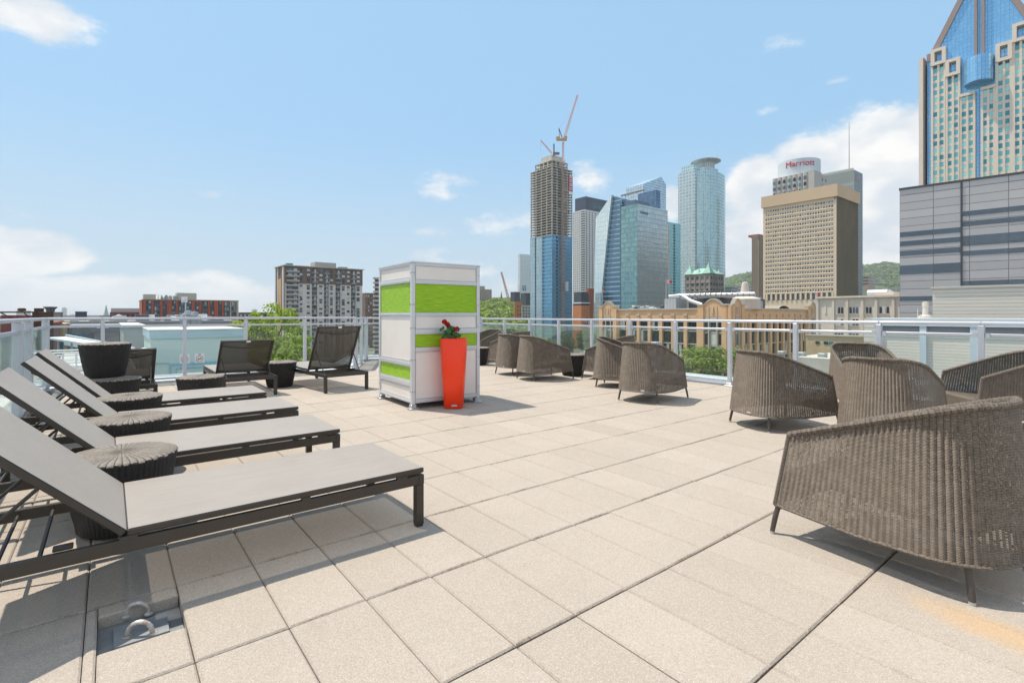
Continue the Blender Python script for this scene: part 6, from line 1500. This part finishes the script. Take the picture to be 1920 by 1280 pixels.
# church spires
sp0 = P(199, 571, 900); r = thing('church_spire', 'thin pale green church spire on the horizon left of the brick row', 'church', (sp0.x, 900, GZ)); mb = MB(); w = 5.5
mb.box(-w, w, -w, w, 0, sp0.z - GZ - 24, 0); mb.lathe([(w * 1.15, 0), (w * .5, 10), (.2, 24)], 8, (0, 0, sp0.z - GZ - 24), sm=False); mb.build('tower', [mat('spire', (.33, .42, .40), .8)], r)
sp0 = P(940, 546, 860); r = thing('church_spire', 'black pointed church spire on the wooded slope below the crane boom', 'church', (sp0.x, 860, GZ)); mb = MB(); w = 3.4
mb.box(-w, w, -w, w, 0, sp0.z - GZ - 20, 0); mb.lathe([(w * 1.25, 0), (w * .5, 8), (.15, 20)], 8, (0, 0, sp0.z - GZ - 20), sm=False); mb.build('tower', [mat('black_spire', (.04, .04, .045), .8)], r)
B = Bld('stone_hospital', 'pinkish stone block with many small windows just right of the green cabin', 'building', 880, 760, 879, 922, 541)
body(B, mat('hosp', (.42, .34, .29), .85)); mb = MB(); mb.box(2, B.Wr * .72, 2, 20, B.H, B.z(535)); mb.build('upper_block', [mat('hosp2', (.36, .34, .33), .85)], B.root); wins(B, grid_cells('R', 0, B.Wr, B.z(580), B.H - 1, 11, 9, .45, .4, .05), [GD, GM], th=.3)
for i, (px, py, w, h, col) in enumerate(((925, 562, 20, 14, (.42, .40, .40)), (935, 566, 26, 11, (.60, .58, .58)), (950, 563, 20, 13, (.50, .45, .46)), (958, 569, 14, 10, (.52, .54, .58)))):
    p = P(px, py, 840 + i * 9); r = thing('hillside_house', ('grey house left of the black spire', 'white gabled house right in front of the black spire', 'pinkish house right of the black spire', 'small pale house on the slope at the foot of the crane boom')[i], 'house', (p.x, p.y, GZ), G1, 'houses by the black spire')
    mb = MB(); mb.box(-w / 2, w / 2, 0, 14, 0, p.z - GZ - 3); mb.build('walls', [mat('hw', col, .85)], r); mb = MB(); gable(mb, -w / 2 - .4, w / 2 + .4, -.4, 14.4, p.z - GZ - 3, 4, .08); mb.build('roof', [mat('hr', tuple(c * .7 for c in col), .85)], r)
# rust coloured steel gantry
M_RS = mat('rusty_steel', (.11, .045, .028), .85, vs=.6, col2=(.055, .028, .02), streak=2)
gy = 58; a0 = P(61, 582, gy); r = thing('rusty_steel_tower', 'dark rusty riveted steel tower with a long beam at the far left', 'steel tower', (a0.x, gy, GZ), R(8))
mb = MB(); wv_ = 22 / F * gy; Ht = P(61, 584.5, gy).z - GZ; mb.box(0, wv_, 0, 1.2, 0, Ht); 
for k in range(4): mb.box(wv_ * k / 3.2, wv_ * k / 3.2 + .07, -.05, -.001, 0, Ht)
mb.build('column', [M_RS], r)
mb = MB(); zb_ = P(30, 586.5, gy).z - GZ; zt_ = P(30, 583.5, gy).z - GZ - .02; mb.box(-14, -.01, .3, .8, zb_, zt_); mb.tube([(-.05, .5, zb_ - 1.3), (-1.2, .5, zb_)], .06, 5); mb.tube([(-.05, .5, zb_ - 1.9), (-2.4, .5, zb_ - .6)], .06, 5); mb.tube([(-2.4, .5, zb_ - .6), (-3.6, .5, zb_)], .06, 5); mb.build('beam', [M_RS], r)
mb = MB(); mb.lathe([(.1, 0), (.36, .05), (.38, .3), (.2, .38)], 12, (-1.45, .5, zt_ + .02)); mb.box(.0, .55, .2, .9, Ht + .01, Ht + .42); mb.build('winch', [M_RS], r)
# near low roofs at left
def low(label, cat, pc_, Y, pl_, pr__, pt, col, cells=None, name='low_building', mt=None, **k):
    B = Bld(name, label, cat, pc_, Y, pl_, pr__, pt, group='low buildings left of the terrace', **k); body(B, mt or mat('lowwall', col, .85, var=.15, vs=.3))
    mb = MB(); mb.box(-.15, B.Wr + .15, -.15, B.Wl + .15, B.H + .003, B.H + .25); mb.build('parapet', [mat('lowcap', tuple(min(.6, c * 1.25) for c in col), .8)], B.root); return B
B = low('wide flat grey roofed building behind the left railing', 'building', 118, 120, 86, 270, 604, (.34, .34, .35)); mb = MB()
for k in range(9): x = rc.uniform(1, B.Wr - 3); mb.bbox(x, x + rc.uniform(1, 3), 3, 5, B.H + .25, B.H + rc.uniform(.7, 1.6), .05)
mb.build('roof_units', [M_PLG], B.root)
B = low('dark grey metal clad building with a stepped white balustrade, behind the tall stack of tables', 'building', 128, 82, 118, 233, 612.5, (.20, .21, .23)); mb = MB(); fb(mb, 'R', B.Wr * .45, B.Wr * .9, B.H - 5.4, B.H - 1.1, .02, .1); mb.build('loading_door', [mat('door_grey', (.28, .28, .29), .6)], B.root); wins(B, grid_cells('R', 0.3, B.Wr * .35, B.H - 5, B.H - .8, 3, 2, .5, .6, .03), [GB, GM], th=.15)
B = low('narrow yellow brick building with a blue door left of the grey metal one', 'building', 100, 74, 86, 119, 610, (.46, .31, .17)); wins(B, [('R', B.Wr * .55, B.H - 3.0, 1.0, 2.6, .03)], [GB], name='door', th=.2)
B = low('pale grey panelled building with a dark vent, left of the pale blue box', 'building', 232, 60, 225, 274, 614, (.44, .46, .48)); wins(B, [('R', B.Wr * .28, B.H - 3.1, 1.3, 1.2, .03)], [M_PLK], name='vent', th=.12)
B = low('red brick wall with orange scaffolding beside the rusty tower', 'building', 84, 66, 76, 102, 607, (.28, .12, .09)); mb = MB()
for k in range(5): fb(mb, 'R', B.Wr * k / 5, B.Wr * k / 5 + .1, B.H - 7, B.H - .3, .3, .4)
for k in range(3): fb(mb, 'R', 0, B.Wr, B.H - 1.5 - k * 1.8, B.H - 1.4 - k * 1.8, .42, .5)
mb.build('scaffold', [mat('scaf', (.45, .15, .08), .7)], B.root)
B = low('long low dark red building under the steel beam at the far left', 'building', 2, 210, -60, 62, 592, (.20, .045, .04)); B = low('grey box building with a flared water tank on its roof, right of the rusty tower', 'building', 84, 190, 80, 113, 586, (.26, .24, .22))
mb = MB(); mb.lathe([(1.2, 0), (1.3, .9), (2.1, 1.8), (2.1, 2.0), (0, 2.1)], 4, (B.Wr * .3, 4, B.H + .25), sm=False); mb.build('flared_tank', [M_DKP], B.root)
B = low('small dark blue and white roof cabin on the skyline between the tank and the spire', 'building', 141, 200, 137, 161, 585, (.07, .075, .11), name='roof_cabin')
B = low('grey industrial block with a pale gabled roof behind the railing left of centre', 'building', 205, 130, 200, 242, 599, (.30, .31, .31)); mb = MB(); gable(mb, 0, B.Wr, 0, B.Wl + 6, B.H + .26, 1.1, .05); mb.build('gabled_roof', [mat('pale_gable', (.52, .49, .44), .8)], B.root)
B = low('long flat roofed grey building behind the antenna mast', 'building', 243, 100, 240, 445, 604, (.33, .33, .34))
mb = MB(); ra = random.Random(9)
for k in range(22): x = ra.uniform(1, B.Wr - 3); mb.bbox(x, x + ra.uniform(.8, 2.6), 2 + ra.random() * 3, 6, B.H + .25, B.H + .25 + ra.uniform(.3, 1.4), .04, ra.randrange(3))
mb.build('roof_units', [M_PLG, M_PLK, M_WHITE], B.root)
# antenna mast with grey domed units
am = P(348, 612, 88); r = thing('antenna_mast', 'white antenna mast with panel aerials rising from grey domed roof units', 'antenna', (am.x, 88, am.z)); s_ = 88 / F
mb = MB(); mb.tube([(0, 0, 0), (0, 0, 50 * s_)], .12, 8); mb.build('mast', [M_ALU], r)
for dx in (-5.5, -1.5, 2.2): mb = MB(); mb.bbox(dx * s_ - .1, dx * s_ + .16, -.25, .0, 45 * s_, 55 * s_, .03); mb.tube([(0, 0, 48 * s_), (dx * s_, -.1, 48 * s_)], .05, 5); mb.build('panel_aerial', [M_WHITE], r)
for (dx, w, h) in ((-10, 10, 24), (-2, 14, 30), (10, 12, 28), (18, 9, 20)): mb = MB(); mb.lathe([(w * s_ * .6, 0), (w * s_ * .6, h * s_ * .75), (w * s_ * .35, h * s_), (0, h * s_ * 1.02)], 10, (dx * s_, 1, 0), sm=False); mb.build('domed_unit', [M_PLG], r)
mb = MB(); mb.bbox(-28 * s_, -14 * s_, 0, 2, -10 * s_, 4 * s_, .05); mb.bbox(6 * s_, 30 * s_, 0, 2, -10 * s_, 1 * s_, .05); mb.build('black_unit', [M_PLK], r)
# pale blue box building with notices seen through the glass
B = Bld('pale_blue_box_building', 'smooth pale blue green flat topped rooftop building seen through the left railing', 'building', 283, 26, 270, 458, 620.0, z0=-10)
M_TQ = mat('pale_aqua', (.62, .75, .74), .5, var=.06, vs=.3); H = B.H; body(B, M_TQ); mb = MB(); fb(mb, 'R', -.02, B.Wr, H - .42, H - .01, .005, .06); fb(mb, 'L', -.02, B.Wl, H - .42, H - .01, .005, .06); mb.build('upper_band', [mat('aqua_band', (.46, .62, .70), .45)], B.root)
mb = MB(); mb.box(-.08, B.Wr + .05, -.08, B.Wl + .05, H + .003, H + .06); mb.build('white_roof', [mat('white_roofing', (.72, .72, .70), .7)], B.root)
xs = lambda px: B.along('R', px); mb = MB(); z1_, z0_ = B.z(683), B.z(712)
for (a, c, za, zb__) in ((xs(318), xs(322), z0_, z1_), (xs(322), xs(405), z1_ - .12, z1_), (xs(330), xs(331.5), z0_, z1_ - .25), (xs(331.6), xs(405), z1_ - .29, z1_ - .25)): fb(mb, 'R', a, c, za, zb__, .01, .06)
mb.build('sky_blue_frame', [mat('sky_frame', (.22, .55, .72), .4)], B.root)
mb = MB(); fb(mb, 'R', 0, xs(317.5), B.z(682.5), B.z(681), .008, .03); mb.build('seam', [mat('seam', (.40, .55, .56), .5)], B.root)
hv = P(270, 640, 24); r = thing('round_roof_fan', 'small white round roof fan beside the pale blue building, behind the half hidden lounger', 'fan', (hv.x, 24, hv.z - .6)); mb = MB(); mb.lathe([(.12, -.6), (.12, .1), (.2, .12), (.2, .22), (.08, .3), (0, .31)], 16); mb.build('housing', [M_WHITE], r)
# near lower roof with pale clutter beyond the left corner
B = Bld('lower_roof', 'pale lower roof crowded with white pipes and rails just beyond the left corner', 'building', 60, 15, -200, 262, 716, z0=-10)
body(B, mat('lower_roof_mat', (.55, .53, .50), .9, vs=.8, col2=(.36, .34, .32))); mb = MB(); H = B.H
for k in range(14): x = rc.uniform(.3, B.Wr - .5); y = rc.uniform(.3, 6); mb.bbox(x, x + rc.uniform(.2, .7), y, y + .4, H, H + rc.uniform(.1, .4), .02)
for k in range(3): mb.tube([(0, .8 + k * 1.6, H + .35), (B.Wr, .8 + k * 1.6, H + .35)], .04, 6); mb.tube([(0, .8 + k * 1.6, H + .7), (B.Wr, .8 + k * 1.6, H + .7)], .03, 6)
for k in range(9): mb.tube([(B.Wr * k / 8, .8, H), (B.Wr * k / 8, .8, H + .75)], .03, 6)
mb.build('pipes_and_rails', [M_WHITE], B.root)
wb = P(96, 634, 40); r = thing('white_gangway', 'long white sloping roof edge running down behind the raised lounger backs', 'canopy', (wb.x, 40, wb.z), R(-14)); mb = MB(); 
M4 = Matrix.Rotation(R(6), 4, 'Y'); mb.box(-.5, 6.5, 0, 1.4, -.12, .02, M=M4); mb.build('slab', [M_ROOFW], r); mb = MB()
for k in range(5): mb.tube([(k * 1.4, .5, -.1 - k * .14), (k * 1.4, .5, -4)], .07, 6)
mb.build('posts', [M_PLG], r)
wb = P(122, 627, 46); r = thing('white_balustrade', 'pale blue pierced balustrade stepping down in front of the grey metal building', 'balustrade', (wb.x, 46, wb.z), R(-12)); M4 = Matrix.Rotation(R(8), 4, 'Y')
mb = MB(); mb.box(0, 4.6, 0, .2, -.95, 0, M=M4); mb.build('panel', [M_BLUEW], r); mb = MB()
for k in range(8): mb.box(.3 + k * .56, .42 + k * .56, -.02, -.002, -.2, -.1, M=M4)
mb.build('holes', [M_PLK], r)
# yard below centre: rubble, shelters, domes
rk = random.Random(4)
mb = MB()
for k in range(420):
    p = P(rk.uniform(1085, 1135), 0, rk.uniform(150, 260)); s_ = rk.uniform(.4, 1.6); z = GZ + 7 * rk.random()
    mb.box(p.x - s_, p.x + s_, p.y - s_, p.y + s_, z, z + s_, rk.randrange(3), M=None)
tag(mb.build('rubble', [mat('rub1', (.50, .42, .38), .9), mat('rub2', (.35, .25, .22), .9), mat('rub3', (.55, .53, .5), .9)]), kind='stuff')
for i, (px, py, Y, col, lb) in enumerate(((918, 634, 300, (.50, .50, .48), 'low pale shed with a green awning right of the cabin'), (908, 622, 420, (.35, .22, .18), 'low reddish shed behind the pale shed right of the cabin'), (965, 632, 330, (.16, .15, .15), 'dark low shed below the orange block'))):
    p = P(px, py, Y); r = thing('shed', lb, 'shed', (p.x, Y, GZ), G1, 'sheds in the yard'); mb = MB(); mb.box(-7, 7, 0, 12, 0, p.z - GZ); mb.build('walls', [mat('shedw', col, .85, var=.2)], r); mb = MB(); gable(mb, -7.4, 7.4, -.4, 12.4, p.z - GZ + .01, 1.6, .05); mb.build('roof', [mat('shedr', (.10, .42, .25) if i == 0 else tuple(c * .8 for c in col), .8)], r)
for k in range(7):
    p = P(948 + k * 5.4, 626 + (k % 2), 360); r = thing('white_dome_tent', 'one of the small white dome tents in a row below the orange block', 'tent', (p.x, 360, GZ), 0, 'white dome tents'); mb = MB(); h = p.z - GZ; mb.lathe([(1.3, 0), (1.3, h - 2.4), (1.5, h - 1.6), (1.2, h - .7), (.6, h - .15), (0, h)], 12); mb.build('canopy', [M_WHITE], r)
mb = MB(); r = thing('concrete_overpass', 'curved concrete overpass edge beyond the far armchairs', 'bridge', (0, 0, 0)); 
pts = [P(912, 648, 190), P(940, 642, 190), P(975, 640, 190), P(1010, 642, 200)]
mb.tube(pts, .9, 6); mb.build('deck_edge', [M_CON], r); mb = MB()
for p in pts: mb.tube([p, Vector((p.x, p.y, GZ))], .6, 8)
mb.build('pillars', [M_CON], r)
# pale boxes seen behind railing near armchairs (rooftop units on the neighbour building)
for (px, py, Y, lb) in ((1235, 641, 30, 'pale grey metal box beyond the railing above the lone armchair'), (937, 630, 32, 'pale grey metal box beyond the railing above the far armchairs')):
    p = P(px, py, Y); r = thing('metal_box', lb, 'box', (p.x, Y, p.z - 4), G1, 'grey boxes beyond the railing'); mb = MB(); mb.bbox(-.25, .28, 0, .4, 0, 4, .02); mb.build('housing', [mat('boxgrey', (.48, .50, .52), .5, .2)], r)
# far horizon
for k in range(34):
    px = rk.uniform(-60, 480) if k < 26 else rk.uniform(900, 960); Y = rk.uniform(2500, 5200); h = rk.uniform(22, 62) if rk.random() < .8 else rk.uniform(60, 85); w = rk.uniform(18, 70); col = rk.uniform(.32, .5)
    r = thing('distant_building', 'hazy pale block on the far horizon', 'building', (tt(px) * Y, Y, GZ), G1, 'hazy blocks on the far horizon'); mb = MB(); mb.box(-w / 2, w / 2, 0, 30, 0, h); mb.box(-w / 5, w / 6, 5, 20, h + .05, h + 4); mb.build('walls', [mat('fw%d' % (k % 5), (col, col * .95, col * .95), .9)], r)
for k in range(24):
    px = -40 + k * 24; Y = rk.uniform(500, 1400); p = P(px, 591 + rk.uniform(0, 3), Y); col = rk.choice([(.35, .30, .28), (.25, .12, .1), (.42, .40, .38), (.2, .2, .2)])
    r = thing('low_city_block', 'plain low city block in the far rows of roofs behind the left railing', 'building', (p.x, Y, GZ), G1, 'low city blocks far behind the left railing'); w = Y * .03; mb = MB(); mb.box(-w, w, 0, w * .8, 0, p.z - GZ); mb.build('walls', [mat('lc%d' % (k % 6), col, .9, var=.2, vs=.05)], r)
woods_rows = [[Vector((-1100 + 45 * i, 430 + 70 * j + i * 3, GZ)) for i in range(42)] for j in range(9)]
woods('street_greenery', woods_rows, 700, 6, [LEAFS[2], LEAFS[1], LEAFS[0]], 8, 0)

# ---------------- city blocks out of the picture to the right, mirrored in the glass towers
for (x_, y_, w_, d_, h_, col, lb) in ((520, 400, 70, 60, 150, (.30, .33, .36), 'tall grey tower outside the picture to the right'), (470, 470, 50, 40, 95, (.45, .40, .33), 'beige tower outside the picture to the right'),
        (620, 330, 90, 60, 110, (.20, .25, .28), 'dark tower outside the picture to the right'), (900, 560, 60, 80, 170, (.40, .40, .40), 'far grey tower outside the picture to the right'), (560, 540, 60, 40, 60, (.35, .25, .2), 'low brown block outside the picture to the right')):
    r = thing('city_tower', lb, 'skyscraper', (x_, y_, GZ), G1, 'towers beyond the right edge'); mb = MB(); mb.box(-w_ / 2, w_ / 2, -d_ / 2, d_ / 2, 0, h_); mb.box(-w_ / 4, w_ / 4, -d_ / 4, d_ / 4, h_ + .05, h_ + 7)
    mb.build('walls', [curtain('ct%d' % x_, col, tuple(c * .5 for c in col), 3, 3.8, .8, .2, glass2=tuple(c * .4 for c in col), metal=.3)], r)
HAZE = 1
if HAZE:
    mb = MB(); mb.box(-7000, 7000, -500, 9000, GZ - 1, 330); hz_ = mb.build('haze', [bpy.data.materials.new('haze')], None, merge=True); tag(hz_, kind='stuff')
    m = hz_.data.materials[0]; m.use_nodes = True; t = NT(m.node_tree); t.n.remove(t.n['Principled BSDF'])
    pv = t.add('ShaderNodeVolumePrincipled'); pv.inputs['Density'].default_value = .00012; pv.inputs['Color'].default_value = (.86, .93, 1, 1); pv.inputs['Anisotropy'].default_value = .2
    t.l.new(pv.outputs[0], t.n['Material Output'].inputs['Volume'])
